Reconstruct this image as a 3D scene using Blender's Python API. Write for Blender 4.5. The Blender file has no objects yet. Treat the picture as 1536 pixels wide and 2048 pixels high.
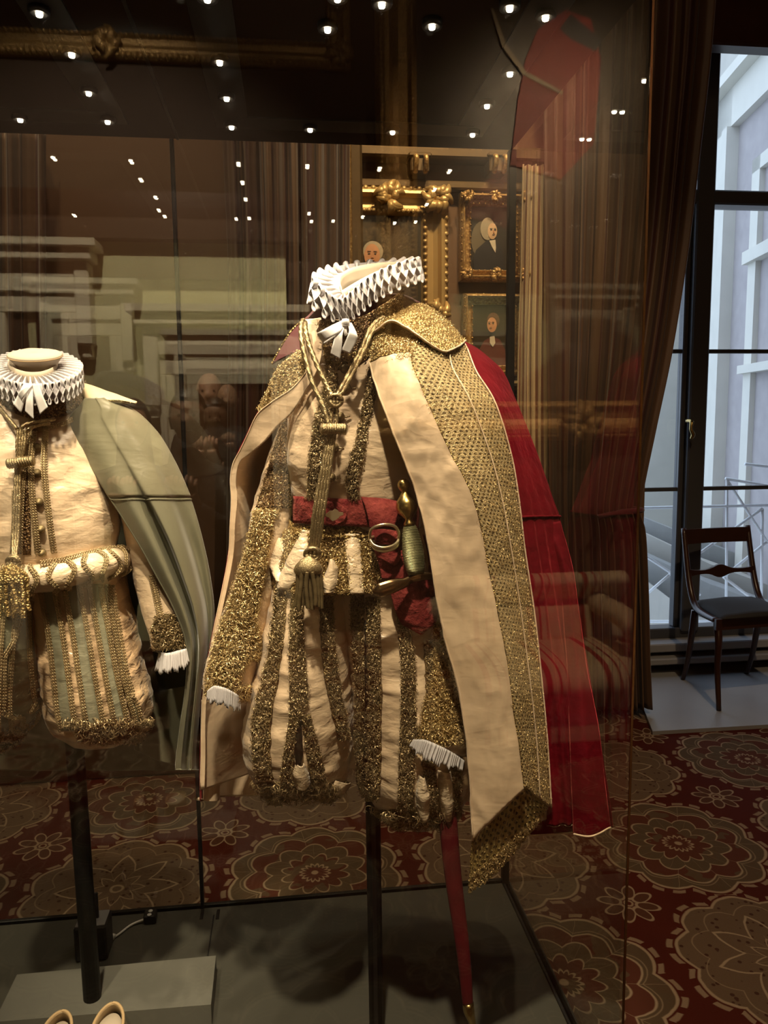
import bpy, math, random
import numpy as np
from math import sin, cos, pi, radians, sqrt, atan2, tan
random.seed(7); rng = np.random.default_rng(7)
C = bpy.context.scene.collection
SC = bpy.context.scene

# ---------------------------------------------------------------- camera
EYE = 1.45; FPX = 1540.0; PITCH = radians(6.8); YAW = radians(7.0); ROLL = radians(-0.56)
_f = np.array([sin(YAW)*cos(PITCH), cos(YAW)*cos(PITCH), -sin(PITCH)])
_r0 = np.array([cos(YAW), -sin(YAW), 0.0]); _u0 = np.cross(_r0, _f)
_r = _r0*cos(ROLL) + _u0*sin(ROLL); _u = -_r0*sin(ROLL) + _u0*cos(ROLL)
_o = np.array([0, 0, EYE])
cam = bpy.data.cameras.new('camera'); camo = bpy.data.objects.new('camera', cam); C.objects.link(camo)
import mathutils
M = mathutils.Matrix(((_r[0], _u[0], -_f[0], 0), (_r[1], _u[1], -_f[1], 0), (_r[2], _u[2], -_f[2], EYE), (0, 0, 0, 1)))
camo.matrix_world = M
cam.sensor_fit = 'VERTICAL'; cam.sensor_height = 36.0; cam.lens = FPX/2048*36.0
cam.clip_start = 0.05; cam.clip_end = 200
SC.camera = camo
SC.view_settings.view_transform = 'Standard'; SC.view_settings.look = 'None'
SC.view_settings.gamma = 1.0; SC.view_settings.use_curve_mapping = False
SC.view_settings.exposure = 0.0
SC.cycles.use_denoising = True
SC.cycles.max_bounces = 9; SC.cycles.transparent_max_bounces = 32
SC.cycles.diffuse_bounces = 3; SC.cycles.glossy_bounces = 6
SC.cycles.sample_clamp_indirect = 4.0
SC.cycles.caustics_reflective = False; SC.cycles.caustics_refractive = False

# ---------------------------------------------------------------- world: overcast, cool against the warm lamps
w = bpy.data.worlds.new('world'); SC.world = w; w.use_nodes = True
w.node_tree.nodes['Background'].inputs[0].default_value = (0.62, 0.76, 1.0, 1)
w.node_tree.nodes['Background'].inputs[1].default_value = 2.3

FG = 1.10; BG = 1.751      # depth (y) of the front and back glass of the case
LID = 2.045; DECK = 0.30; SIDE = 0.515
def ray(px, py):
    d = _f*FPX + _r*(px-768) - _u*(py-1024); return d/FPX
def P(px, py, wy):          # room point seen at that pixel on the plane y = wy
    d = ray(px, py); return _o + d*(wy/d[1])
def pxy(Q):                 # pixel of room points
    v = np.asarray(Q) - _o; d = v@_f
    return 768+FPX*(v@_r)/d, 1024-FPX*(v@_u)/d
def Z(px, py, z=0.0):       # room point seen at that pixel on the height z
    d = ray(px, py); return _o + d*((z-EYE)/d[2])
def PF(px, py, wy):         # real point at depth wy whose mirror image in the front glass shows there
    p = P(px, py, 2*FG-wy); return np.array([p[0], wy, p[2]])
def PB(px, py, wy):
    p = P(px, py, 2*BG-wy); return np.array([p[0], wy, p[2]])

def lamp(kind, loc, energy, col=(1, .72, .42), target=None, size=.02, angle=60, blend=.6, name='lamp', sx=1, sy=1):
    l = bpy.data.lights.new(name, kind); l.energy = energy; l.color = col
    if kind == 'SPOT': l.spot_size = radians(angle); l.spot_blend = blend; l.shadow_soft_size = size
    elif kind == 'AREA': l.shape = 'RECTANGLE'; l.size = sx; l.size_y = sy
    else: l.shadow_soft_size = size
    o = bpy.data.objects.new(name, l); C.objects.link(o); o.location = tuple(loc)
    if target is not None:
        d = mathutils.Vector(tuple(target)) - o.location
        o.rotation_euler = d.to_track_quat('-Z', 'Y').to_euler()
    return o
WARM = (1, .70, .40)
# unseen ceiling lamps added to light walls, carpet and the mirrored rear
def added_spots():
    lamp('SPOT', (1.0, 1.9, 4.3), 260, WARM, (.85, 3.6, 2.2), .05, 34, name='added_spot')
    lamp('SPOT', (0.5, 2.0, 4.3), 260, WARM, (0.5, 3.6, 2.2), .05, 40, name='added_spot')
    lamp('SPOT', (-1.0, 2.1, 4.3), 60, WARM, (-0.9, 3.15, 1.9), .05, 70, name='added_spot')
    lamp('SPOT', (1.5, 1.0, 4.3), 190, WARM, (1.3, 2.3, 0), .05, 75, name='added_spot')
    lamp('SPOT', (-0.8, 2.45, 4.3), 75, WARM, (-0.6, 2.5, 0), .05, 60, name='added_spot')
    lamp('SPOT', (2.4, -.7, 4.3), 900, WARM, (2.2, -3.0, 2.4), .05, 80, name='added_spot')
    lamp('SPOT', (-0.9, -.9, 4.3), 1000, (1, .84, .6), (-1.2, -3.0, 1.3), .05, 90, name='added_spot')
    lamp('SPOT', (1.1, 0.4, 4.3), 500, WARM, (1.2, -1.2, 0.6), .05, 50, name='added_spot')
    lamp('SPOT', (-.5, -.5, 4.3), 330, WARM, (-.8, -1.5, 1.4), .05, 40, name='added_spot')
    lamp('POINT', (0.6, -0.6, 4.2), 40, WARM, None, .3, name='fill_lamp')
added_spots()
_p = lamp('AREA', (3.2, 4.30, 2.05), 1, (1, 1, 1), (3.2, 0, 2.05), name='window_portal', sx=2.4, sy=3.3); _p.data.cycles.is_portal = True

# ---------------------------------------------------------------- node materials
class X:
    def __init__(s, nt, sock): s.nt = nt; s.s = sock
    def _m(s, op, *a):
        n = s.nt.nodes.new('ShaderNodeMath'); n.operation = op
        for i, v in enumerate((s,)+a):
            if isinstance(v, X): s.nt.links.new(v.s, n.inputs[i])
            else: n.inputs[i].default_value = v
        return X(s.nt, n.outputs[0])
    def __add__(s, b): return s._m('ADD', b)
    __radd__ = __add__
    def __sub__(s, b): return s._m('SUBTRACT', b)
    def __rsub__(s, b): return (s*-1.0)+b
    def __mul__(s, b): return s._m('MULTIPLY', b)
    __rmul__ = __mul__
    def __truediv__(s, b): return s._m('DIVIDE', b)
    def sin(s): return s._m('SINE')
    def cos(s): return s._m('COSINE')
    def abs(s): return s._m('ABSOLUTE')
    def pow(s, e): return s._m('POWER', e)
    def sqrt(s): return s._m('SQRT')
    def round(s): return s._m('ROUND')
    def floor(s): return s._m('FLOOR')
    def mod(s, b): return s._m('FLOORED_MODULO', b)
    def lt(s, b): return s._m('LESS_THAN', b)
    def gt(s, b): return s._m('GREATER_THAN', b)
    def mx(s, b): return s._m('MAXIMUM', b)
    def mn(s, b): return s._m('MINIMUM', b)
    def atan2(s, b): return s._m('ARCTAN2', b)
    def clamp(s): return s.mx(0.0).mn(1.0)
    def step(s, e, wd):      # smooth step down: 1 below e
        return ((e - s)/wd + 0.5).clamp()
class NM:
    def __init__(s, name):
        s.m = bpy.data.materials.new(name); s.m.use_nodes = True; s.nt = s.m.node_tree
        s.b = s.nt.nodes['Principled BSDF']; s.out = s.nt.nodes['Material Output']
    def new(s, t): return s.nt.nodes.new(t)
    def coord(s, kind='Object'):
        n = s.new('ShaderNodeTexCoord'); return n.outputs[kind]
    def xyz(s, kind='Object'):
        n = s.new('ShaderNodeSeparateXYZ'); s.nt.links.new(s.coord(kind), n.inputs[0])
        return [X(s.nt, n.outputs[i]) for i in range(3)]
    def comb(s, *a):
        n = s.new('ShaderNodeCombineXYZ')
        for i, v in enumerate(a):
            if isinstance(v, X): s.nt.links.new(v.s, n.inputs[i])
            else: n.inputs[i].default_value = v
        return n.outputs[0]
    def noise(s, scale, detail=3, rough=.5, kind='Object', vec=None, dist=0):
        n = s.new('ShaderNodeTexNoise'); n.inputs['Scale'].default_value = scale
        n.inputs['Detail'].default_value = detail; n.inputs['Roughness'].default_value = rough
        n.inputs['Distortion'].default_value = dist
        s.nt.links.new(vec if vec is not None else s.coord(kind), n.inputs['Vector']); return X(s.nt, n.outputs['Fac'])
    def vor(s, scale, kind='Object', vec=None, feat='F1'):
        n = s.new('ShaderNodeTexVoronoi'); n.feature = feat; n.inputs['Scale'].default_value = scale
        s.nt.links.new(vec if vec is not None else s.coord(kind), n.inputs['Vector']); return X(s.nt, n.outputs['Distance'])
    def mix(s, f, a, b):
        n = s.new('ShaderNodeMix'); n.data_type = 'RGBA'
        if isinstance(f, X): s.nt.links.new(f.s, n.inputs[0])
        else: n.inputs[0].default_value = f
        for i, v in ((6, a), (7, b)):
            if isinstance(v, tuple): n.inputs[i].default_value = (*v[:3], 1)
            else: s.nt.links.new(v, n.inputs[i])
        return n.outputs[2]
    def col(s, c):
        if isinstance(c, tuple): s.b.inputs['Base Color'].default_value = (*c[:3], 1)
        else: s.nt.links.new(c, s.b.inputs['Base Color'])
        return s
    def set(s, **k):
        names = dict(rough='Roughness', metal='Metallic', spec='Specular IOR Level', sheen='Sheen Weight', sheenr='Sheen Roughness',
                     coat='Coat Weight', trans='Transmission Weight', aniso='Anisotropic', subs='Subsurface Weight', alpha='Alpha')
        for a, v in k.items():
            i = s.b.inputs[names[a]]
            if isinstance(v, X): s.nt.links.new(v.s, i)
            else: i.default_value = v
        return s
    def sheentint(s, c): s.b.inputs['Sheen Tint'].default_value = (*c, 1); return s
    def emit(s, c, st): s.b.inputs['Emission Color'].default_value = (*c, 1); s.b.inputs['Emission Strength'].default_value = st; return s
    def bump(s, h, strength=.5, dist=.002):
        n = s.new('ShaderNodeBump'); n.inputs['Strength'].default_value = strength; n.inputs['Distance'].default_value = dist
        s.nt.links.new(h.s, n.inputs['Height']); s.nt.links.new(n.outputs[0], s.b.inputs['Normal']); return s

def plain(name, c, rough=.5, metal=0, nz=0, nscale=30, **k):
    m = NM(name)
    if nz:
        n = m.noise(nscale, 4)
        c2 = tuple(v*(1-nz) for v in c)
        m.col(m.mix(n, c2, c))
    else: m.col(c)
    m.set(rough=rough, metal=metal, **k); return m
def satin(name, c, c2, rough=.33, wr=.8, sc=22):
    m = NM(name); x, y, z = m.xyz(); vec = m.comb(x, y, z*2.3)
    n = m.noise(sc*.55, 3, .45, vec=vec, dist=.5); n2 = m.noise(7, 3)
    m.col(m.mix(n2, c2, c)); m.set(rough=rough, spec=.5, sheen=.25, sheenr=.3)
    fine = m.noise(sc*2.2, 3, .5, vec=vec, dist=.4)
    m.bump(((n - 0.5).abs()*9.0 + 1.0).pow(-1.0)*.16 + n*.9 + fine*.22, wr, .007); return m
MT = {}
MT['satin'] = satin('cream_satin', (.76, .60, .42), (.64, .47, .31))
MT['satin_flat'] = satin('lining_satin', (.80, .63, .45), (.64, .47, .31), .36, .5, 11)
MT['satin_puff'] = satin('puffed_satin', (.80, .66, .48), (.66, .50, .33), .25, .9, 40)
MT['green_satin'] = satin('pale_green_satin', (.19, .18, .12), (.14, .13, .085), .3, .5, 12)
MT['green_cloth'] = satin('pale_green_cloth', (.165, .16, .108), (.14, .135, .09), .5, .12, 9)
MT['grey_pane'] = satin('grey_green_pane', (.26, .255, .18), (.19, .185, .125), .4, .5, 30)
MT['peach'] = satin('peach_satin', (.74, .54, .34), (.62, .42, .25), .25, 1.0, 34)
def gold(name, c=(.62, .45, .15), dark=(.10, .06, .02), scale=330, rough=.40, metal=.55, st=1.0):
    m = NM(name); v = m.vor(scale); n = m.noise(90, 4)
    n2 = m.noise(scale*1.3, 2)
    m.col(m.mix((v*1.5 + n2*.9 - .55).clamp(), c, dark)); m.set(rough=rough, metal=metal)
    m.bump(v + n, st, .003); return m
MT['gold'] = gold('gold_thread')
MT['gold_old'] = gold('tarnished_gold_thread', (.50, .38, .17), (.09, .055, .02), 420)
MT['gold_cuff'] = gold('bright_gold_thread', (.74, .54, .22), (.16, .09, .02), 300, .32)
MT['collar_gold'] = gold('worn_gold_cloth', (.72, .56, .27), (.30, .20, .07), 240, .4, .7, .8)
def curlmat(name, c, c2, rough=.28):
    m = NM(name); n = m.noise(40, 2); m.col(m.mix(n, c2, c)); m.set(rough=rough+.12, metal=.6); return m
MT['curl'] = curlmat('loose_gold_thread', (.86, .66, .34), (.36, .24, .09))
MT['curl_old'] = curlmat('loose_tarnished_thread', (.62, .48, .27), (.20, .135, .06))
def lace(name, c, dark, px=.0082, py=.0062, hole=.30):
    m = NM(name); u, v, _ = m.xyz('UV')
    wv = m.noise(60, 2, kind='UV'); u = u + (wv-.5)*.004
    yy = v/py; row = yy.round(); xx = u/px + row.mod(2.0)*.5
    dx = (xx - xx.round()).abs()*px; dy = (yy - row).abs()*py
    d = (dx*dx + dy*dy).sqrt()/min(px, py)
    h = d.step(hole, .12); wear = m.noise(22, 3)
    m.col(m.mix((h*.95 + (m.noise(500, 2)-.62)*.8).clamp(), m.mix(wear, tuple(k*.62 for k in c), c), dark))
    m.set(rough=.42, metal=.5); m.bump((1.0-h)*1.0 + m.noise(650, 3)*.8 + wear*.3, 1.0, .0028); return m
MT['lace'] = lace('gold_openwork_lace', (.68, .54, .29), (.055, .03, .01))
MT['lace_hem'] = lace('gold_ribbed_hem_lace', (.52, .38, .14), (.06, .035, .012), .012, .0075, .36)
m = NM('red_velvet'); n = m.noise(9, 4); n2 = m.noise(45, 3)
m.col(m.mix(n, (.030, .001, .003), (.19, .004, .012))); m.set(rough=.72, sheen=.42, sheenr=.3, spec=.08).sheentint((.9, .10, .12)); m.bump(n2 + n, .5, .006); MT['velvet'] = m
m = NM('worn_red_velvet'); n = m.noise(28, 5, .65); n2 = m.noise(90, 3)
m.col(m.mix((n*2.6-.9).clamp(), (.11, .008, .011), (.33, .065, .055))); m.set(rough=.75, sheen=.25, sheenr=.4, spec=.12).sheentint((.9, .3, .25)); m.bump(n + n2*.4, .9, .008); MT['velvet_worn'] = m
MT['velvet_dark'] = plain('dark_maroon_velvet', (.07, .004, .008), .8, sheen=.3)
MT['scabbard'] = plain('scabbard_velvet', (.13, .005, .010), .6, nz=.6)
m = NM('white_linen'); n = m.noise(260, 2); m.col((.57, .55, .57)).set(rough=.75, subs=.0); m.bump(n, .15, .0008); MT['linen'] = m
MT['linen_neck'] = plain('cream_neck_cloth', (.58, .50, .39), .8)
MT['ribbon'] = plain('white_silk_ribbon', (.82, .80, .80), .35, sheen=.3)
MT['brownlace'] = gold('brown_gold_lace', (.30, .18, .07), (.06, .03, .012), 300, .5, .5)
MT['brass'] = plain('aged_brass', (.50, .36, .13), .26, 1, nz=.35, nscale=50)
MT['bronze'] = plain('bronze_guard', (.36, .24, .13), .25, 1, nz=.4, nscale=40)
MT['ring'] = plain('pale_brass_ring', (.72, .62, .42), .3, .9)
m = NM('wire_wrap'); x_, y_, z_ = m.xyz(); n = m.noise(60, 2)
m.col(m.mix(n, (.10, .10, .045), (.30, .29, .15))); m.set(rough=.4, metal=.7); m.bump((z_*2600 + x_*300).sin(), .7, .001); MT['wire'] = m
m = NM('metal_cord'); n = m.noise(700, 2); m.col(m.mix((n*1.6-.3).clamp(), (.16, .11, .05), (.56, .45, .26))); m.set(rough=.34, metal=.8); m.bump(n, .8, .0012); MT['cord'] = m
MT['cord_dark'] = curlmat('dark_bullion', (.34, .26, .13), (.10, .07, .03), .42)
# room
MT['black'] = plain('matt_black_metal', (.012, .012, .012), .45)
MT['post'] = plain('black_post', (.007, .007, .007), .5, spec=.2)
MT['deck'] = plain('dark_grey_deck', (.066, .064, .050), .62, nz=.25, nscale=7)
MT['board'] = plain('pale_grey_board', (.15, .148, .125), .5, nz=.12, nscale=6)
MT['lid'] = plain('case_lid_brown', (.020, .011, .006), .8, spec=.08)
MT['chan'] = plain('case_lid_channel', (.004, .003, .003), .5)
MT['gilt'] = gold('gilded_wood', (.58, .38, .14), (.30, .17, .06), 90, .38, .4, .5)
MT['gilt_flat'] = plain('smooth_gilding', (.60, .40, .16), .42, .45, nz=.3, nscale=12)
MT['dull_gilt'] = plain('dull_gilding', (.15, .095, .04), .5, .4, nz=.4, nscale=20)
MT['canvas'] = plain('dark_oil_canvas', (.035, .026, .013), .35, nz=.5, nscale=5)
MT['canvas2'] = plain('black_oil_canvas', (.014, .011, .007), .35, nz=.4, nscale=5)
MT['paint_skin'] = plain('painted_skin', (.52, .24, .11), .5, nz=.25, nscale=45)
MT['paint_pale'] = plain('painted_pale_skin', (.56, .36, .20), .5, nz=.2, nscale=45)
MT['paint_grey'] = plain('painted_grey_hair', (.36, .30, .20), .5, nz=.3, nscale=60)
MT['paint_brown'] = plain('painted_brown_hair', (.09, .04, .015), .5)
MT['paint_black'] = plain('painted_black_coat', (.006, .006, .008), .4)
MT['paint_white'] = plain('painted_white_linen', (.60, .52, .38), .5, nz=.3, nscale=50)
MT['paint_red'] = plain('painted_red_coat', (.30, .012, .007), .5, nz=.5, nscale=6)
MT['paint_maroon'] = plain('painted_maroon_coat', (.12, .035, .02), .5, nz=.4, nscale=20)
MT['paint_haze'] = plain('painted_pale_ground', (.13, .10, .055), .5, nz=.5, nscale=9)
MT['wall_brown'] = plain('brown_silk_wall', (.12, .062, .028), .8, nz=.15, nscale=2)
MT['wall_dark'] = plain('dark_brown_wall', (.035, .018, .009), .8)
MT['wall_green'] = plain('pale_green_wall', (.62, .60, .36), .8)
MT['white_wood'] = plain('ivory_painted_wood', (.70, .64, .50), .5)
MT['dark_wood'] = plain('dark_mahogany', (.05, .018, .01), .3, nz=.5, nscale=14)
MT['ceil'] = plain('brown_ceiling', (.05, .035, .02), .8)
MT['stripes_s'] = None
def stripes(name, cols, period, rough=.6, kind='UV', axis=0, bumps=True, sh=.2):
    m = NM(name); c = m.xyz(kind); u = c[axis]; t = (u/period).mod(1.0)
    out = cols[0][1]
    cur = cols[0][1]
    for a, col in cols[1:]: cur = m.mix(t.gt(a), cur, col)
    if isinstance(cur, tuple): m.col(cur)
    else: m.col(cur)
    m.set(rough=rough, sheen=sh)
    if bumps: m.bump(m.noise(300, 2), .2, .001)
    return m
MT['curtain'] = stripes('striped_brown_curtain', [(0, (.075, .037, .018)), (.30, (.036, .006, .004)), (.42, (.085, .042, .02)), (.50, (.020, .007, .004)), (.56, (.115, .064, .034)), (.80, (.042, .007, .004)), (.9, (.075, .034, .015))], .20, .55)
MT['curtain_cream'] = stripes('striped_cream_curtain', [(0, (.40, .30, .17)), (.4, (.15, .05, .03)), (.55, (.44, .34, .2)), (.8, (.12, .04, .02))], .07, .55)
MT['sofa'] = stripes('red_striped_upholstery', [(0, (.74, .62, .42)), (.50, (.42, .03, .03)), (.60, (.72, .6, .4)), (.72, (.40, .03, .03)), (.76, (.74, .6, .42)), (.86, (.5, .05, .04)), (.88, (.74, .62, .42))], .26, .6)
MT['frame_paint'] = plain('grey_painted_window_frame', (.055, .055, .06), .35)
MT['slab'] = plain('grey_stone_slab', (.30, .30, .31), .38, nz=.35, nscale=3)
MT['facade'] = plain('pale_stone_facade', (.60, .58, .52), .9, nz=.22, nscale=4)
MT['facade_dk'] = plain('grey_brick_facade', (.50, .46, .46), .9, nz=.3, nscale=7)  # brick of the recessed wall, darker than the stone
MT['facade_trim'] = plain('light_stone_trim', (.78, .76, .68), .9, nz=.15, nscale=5)
MT['lead'] = plain('lead_roof', (.42, .43, .42), .7, nz=.3, nscale=6)
MT['railing'] = plain('white_railing_paint', (.85, .88, .9), .5)
MT['plug'] = plain('white_plastic', (.7, .7, .68), .4)
MT['leather'] = plain('cream_shoe_leather', (.70, .56, .36), .5, nz=.25, nscale=40)
MT['leather_in'] = plain('tan_insole', (.60, .42, .22), .6)
MT['skin'] = plain('skin', (.45, .26, .17), .5, subs=.05)
MT['skin2'] = plain('deep_skin', (.26, .14, .09), .5)
MT['hair'] = plain('black_hair', (.012, .008, .006), .5)
MT['cloth_dk'] = plain('dark_coat', (.014, .012, .012), .8)
MT['eye'] = plain('eye_dark', (.01, .01, .01), .2)
m = NM('led'); m.col((0, 0, 0)); m.emit((1, .82, .58), 55); m.m.cycles.emission_sampling = 'NONE'; MT['led'] = m
# clear glass: see-through with a sharp reflection that grows with the angle
m = NM('clear_glass'); nt = m.nt; nt.nodes.remove(m.b)
lw = nt.nodes.new('ShaderNodeLayerWeight'); lw.inputs[0].default_value = .5
fc = X(nt, lw.outputs['Facing']).pow(5.0)*.95 + .045
tr = nt.nodes.new('ShaderNodeBsdfTransparent'); tr.inputs[0].default_value = (.97, .98, .97, 1)
gl = nt.nodes.new('ShaderNodeBsdfGlossy'); gl.inputs['Roughness'].default_value = 0.0; gl.inputs[0].default_value = (1, 1, 1, 1)
mx = nt.nodes.new('ShaderNodeMixShader'); nt.links.new(fc.s, mx.inputs[0]); nt.links.new(tr.outputs[0], mx.inputs[1]); nt.links.new(gl.outputs[0], mx.inputs[2])
nt.links.new(mx.outputs[0], m.out.inputs[0]); MT['glass'] = m

# carpet: medallions on a lattice, small flowers between them
m = NM('medallion_carpet'); x, y, _ = m.xyz('Object')
wob = (m.noise(14, 2)-.5)*.012
x = x + wob; y = y + (m.noise(17, 2)-.5)*.012
cx = (x - .052)/.62; cy = (y - 2.345)/.58
i = cx.round(); j = cy.round(); fx = (cx-i)*.62; fy = (cy-j)*.58
par = (i+j).mod(2.0).gt(.5)
r = (fx*fx + fy*fy).sqrt(); th = fy.atan2(fx)
def line(v, wd, soft=.004): return v.abs().step(wd, soft)
R0 = .248 + (th*5.0).sin().abs()*.030
body = (r - R0).step(0.0, .003)
edge = line(r - R0, .0045)
beads = line(r - R0 - .019, .008)*((th*30.0).sin().gt(-.35))
R1 = .190 + (th*5.0 + .8).sin().abs()*.036; R2 = .135 + (th*5.0).sin().abs()*.034
R3 = .080 + (th*6.0).sin().abs()*.030; R4 = .034 + (th*8.0).sin().abs()*.014
linesA = line(r-R1, .0032).mx(line(r-R2, .003)).mx(line(r-R3, .003)).mx(line(r-R4, .0045)).mx(r.step(.012, .004))
zz = ((th*8.0/(2*pi)).mod(1.0)-.5).abs()*2.0
linesB = line(r - .10 - zz*.085, .0052).mx(line(r - .045 - zz*.04, .003)).mx(line(r-.018, .004))
vein = line((th*5.0+.8).sin()*r, .0022)*((r-R2).gt(0.0))*((r-R0).lt(0.0))
linesA = linesA.mx(vein).mx(line(r-R1-.014, .0015)*.7).mx(line((th*10.0).sin()*r, .003)*((r-R3).gt(0.0))*((r-R2).lt(0.0))*.6)
linesB = linesB.mx(line(r-R1*1.04, .0016)*.7).mx(line((th*8.0).sin()*r, .003)*((r-.05).gt(0.0))*((r-.10).lt(0.0))*.7)
lines = linesA + (linesB - linesA)*par
spots = m.vor(38).step(.22, .06)
blot = m.noise(9, 2)
fillA = m.mix((((r-R1).gt(0.0)).mx(((r-R2).lt(0.0))*((r-R3).gt(0.0)))), (.075, .024, .014), (.078, .052, .030))
fillA = m.mix(blot.gt(.57), fillA, (.08, .05, .028))
fillB = m.mix(spots, (.105, .068, .042), (.05, .022, .014))
fill = m.mix(par, fillA, fillB)
ground = m.mix(m.noise(5, 2), (.046, .008, .0045), (.070, .012, .006))
# flower at the cell corner
gx = (cx - .5); gy = (cy - .5); hx = (gx-gx.round())*.62; hy = (gy-gy.round())*.58
rr = (hx*hx+hy*hy).sqrt(); tt = hy.atan2(hx); al = (tt.mod(pi/4)-pi/8)*rr
pet = (((rr-.056)/.033).pow(2.0) + (al/.0185).pow(2.0)).sqrt()
flw = line(pet-1.0, .13, .1).mx(line(rr-.012, .003))
cream = (.30, .225, .15)
c = m.mix(beads*.6, ground, cream); c = m.mix(flw*.8, c, cream); c = m.mix(pet.step(.85, .1)*.5, c, (.08, .045, .025))
c = m.mix(body, c, fill); c = m.mix(((lines*body).mx(edge))*.85, c, cream)
gr = m.noise(420, 2); c = m.mix(((gr-.45)*1.2).clamp()*.5, c, (.05, .02, .012))
m.col(c); m.set(rough=.95, spec=.08); m.bump(gr, .5, .003); MT['carpet'] = m
for k in list(MT):
    if MT[k] is not None: MT[k] = MT[k].m

# ---------------------------------------------------------------- mesh helpers
def wl(o):
    v = np.zeros(3)
    while o is not None: v = v + np.array(o.location); o = o.parent
    return v
def thing(name, label, cat, loc, group=None):
    o = bpy.data.objects.new(name, None); C.objects.link(o); o.location = tuple(loc); o.empty_display_size = .05
    o['label'] = label; o['category'] = cat
    if group: o['group'] = group
    return o
def tag(o, label=None, cat=None, group=None, kind=None):
    if label: o['label'] = label
    if cat: o['category'] = cat
    if group: o['group'] = group
    if kind: o['kind'] = kind
    return o
def mk(name, V, F, mat, parent=None, uv=None, smooth=True, kind=None, label=None, mats=None, midx=None):
    V = np.asarray(V, float) - (wl(parent) if parent else 0)
    me = bpy.data.meshes.new(name)
    F = F.tolist() if isinstance(F, np.ndarray) else F
    me.from_pydata(V.tolist(), [], F); me.materials.append(MT[mat])
    for q in mats or (): me.materials.append(MT[q])
    if midx is not None: me.polygons.foreach_set('material_index', midx)
    if uv is not None:
        l = me.uv_layers.new(name='UVMap'); idx = np.empty(len(me.loops), dtype=np.int32); me.loops.foreach_get('vertex_index', idx)
        l.data.foreach_set('uv', np.asarray(uv, np.float32)[idx].ravel())
    if smooth: me.polygons.foreach_set('use_smooth', [True]*len(me.polygons))
    me.update()
    o = bpy.data.objects.new(name, me); C.objects.link(o)
    if parent: o.parent = parent
    if kind: o['kind'] = kind
    if label: o['label'] = label
    return o
_perm = rng.permutation(256); _perm = np.concatenate([_perm, _perm, _perm])
_g = rng.normal(size=(256, 3)); _g /= np.linalg.norm(_g, axis=1)[:, None]
def pn(p):
    p = np.asarray(p, float); i = np.floor(p).astype(int); f = p - i; s = f*f*f*(f*(f*6-15)+10); i = i & 255
    out = 0
    for dx in (0, 1):
        for dy in (0, 1):
            for dz in (0, 1):
                h = _perm[_perm[_perm[(i[..., 0]+dx) & 255] + ((i[..., 1]+dy) & 255)] + ((i[..., 2]+dz) & 255)]
                d = f - np.array([dx, dy, dz])
                wgt = (s[..., 0] if dx else 1-s[..., 0])*(s[..., 1] if dy else 1-s[..., 1])*(s[..., 2] if dz else 1-s[..., 2])
                out = out + wgt*(_g[h]*d).sum(-1)
    return out
def cr(A, n, axis=0, closed=False):
    A = np.moveaxis(np.asarray(A, float), axis, 0); m_ = len(A)
    if m_ == 1: return np.moveaxis(np.repeat(A, n, 0), 0, axis)
    if closed: t = np.arange(n)/n*m_
    else: t = np.linspace(0, m_-1, n)
    i = np.floor(t).astype(int)
    if not closed: i = np.minimum(i, m_-2)
    f = (t-i).reshape((-1,)+(1,)*(A.ndim-1))
    if closed: g = lambda k: A[(i+k) % m_]
    else:
        def g(k):
            q = i+k; r_ = A[np.clip(q, 0, m_-1)].copy()
            lo = q < 0; hi = q > m_-1
            if lo.any(): r_[lo] = 2*A[0]-A[1]
            if hi.any(): r_[hi] = 2*A[-1]-A[-2]
            return r_
    p0, p1, p2, p3 = g(-1), g(0), g(1), g(2)
    R = .5*(2*p1 + (p2-p0)*f + (2*p0-5*p1+4*p2-p3)*f*f + (3*p1-p0-3*p2+p3)*f**3)
    return np.moveaxis(R, 0, axis)
def normals(G, closed=False, toward=None):
    if closed: du = np.roll(G, -1, 1)-np.roll(G, 1, 1)
    else: du = np.gradient(G, axis=1)
    dv = np.gradient(G, axis=0); n = np.cross(du, dv); L = np.linalg.norm(n, axis=-1, keepdims=True); n = n/np.maximum(L, 1e-9)
    if closed:
        c = G.mean(1, keepdims=True); s = np.sign(((G-c)*n).sum()) or 1
    else:
        t = _o if toward is None else toward; s = np.sign(((t-G)*n).sum()) or 1
    return n*s
def disp(G, amp, fr, closed=False, ridge=False, seed=0, mask=None):
    n = normals(G, closed); q = pn(G*np.array(fr) + seed)
    if ridge: q = .35-np.abs(q)
    if mask is not None: q = q*mask
    return G + n*(amp*q)[..., None]
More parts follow.
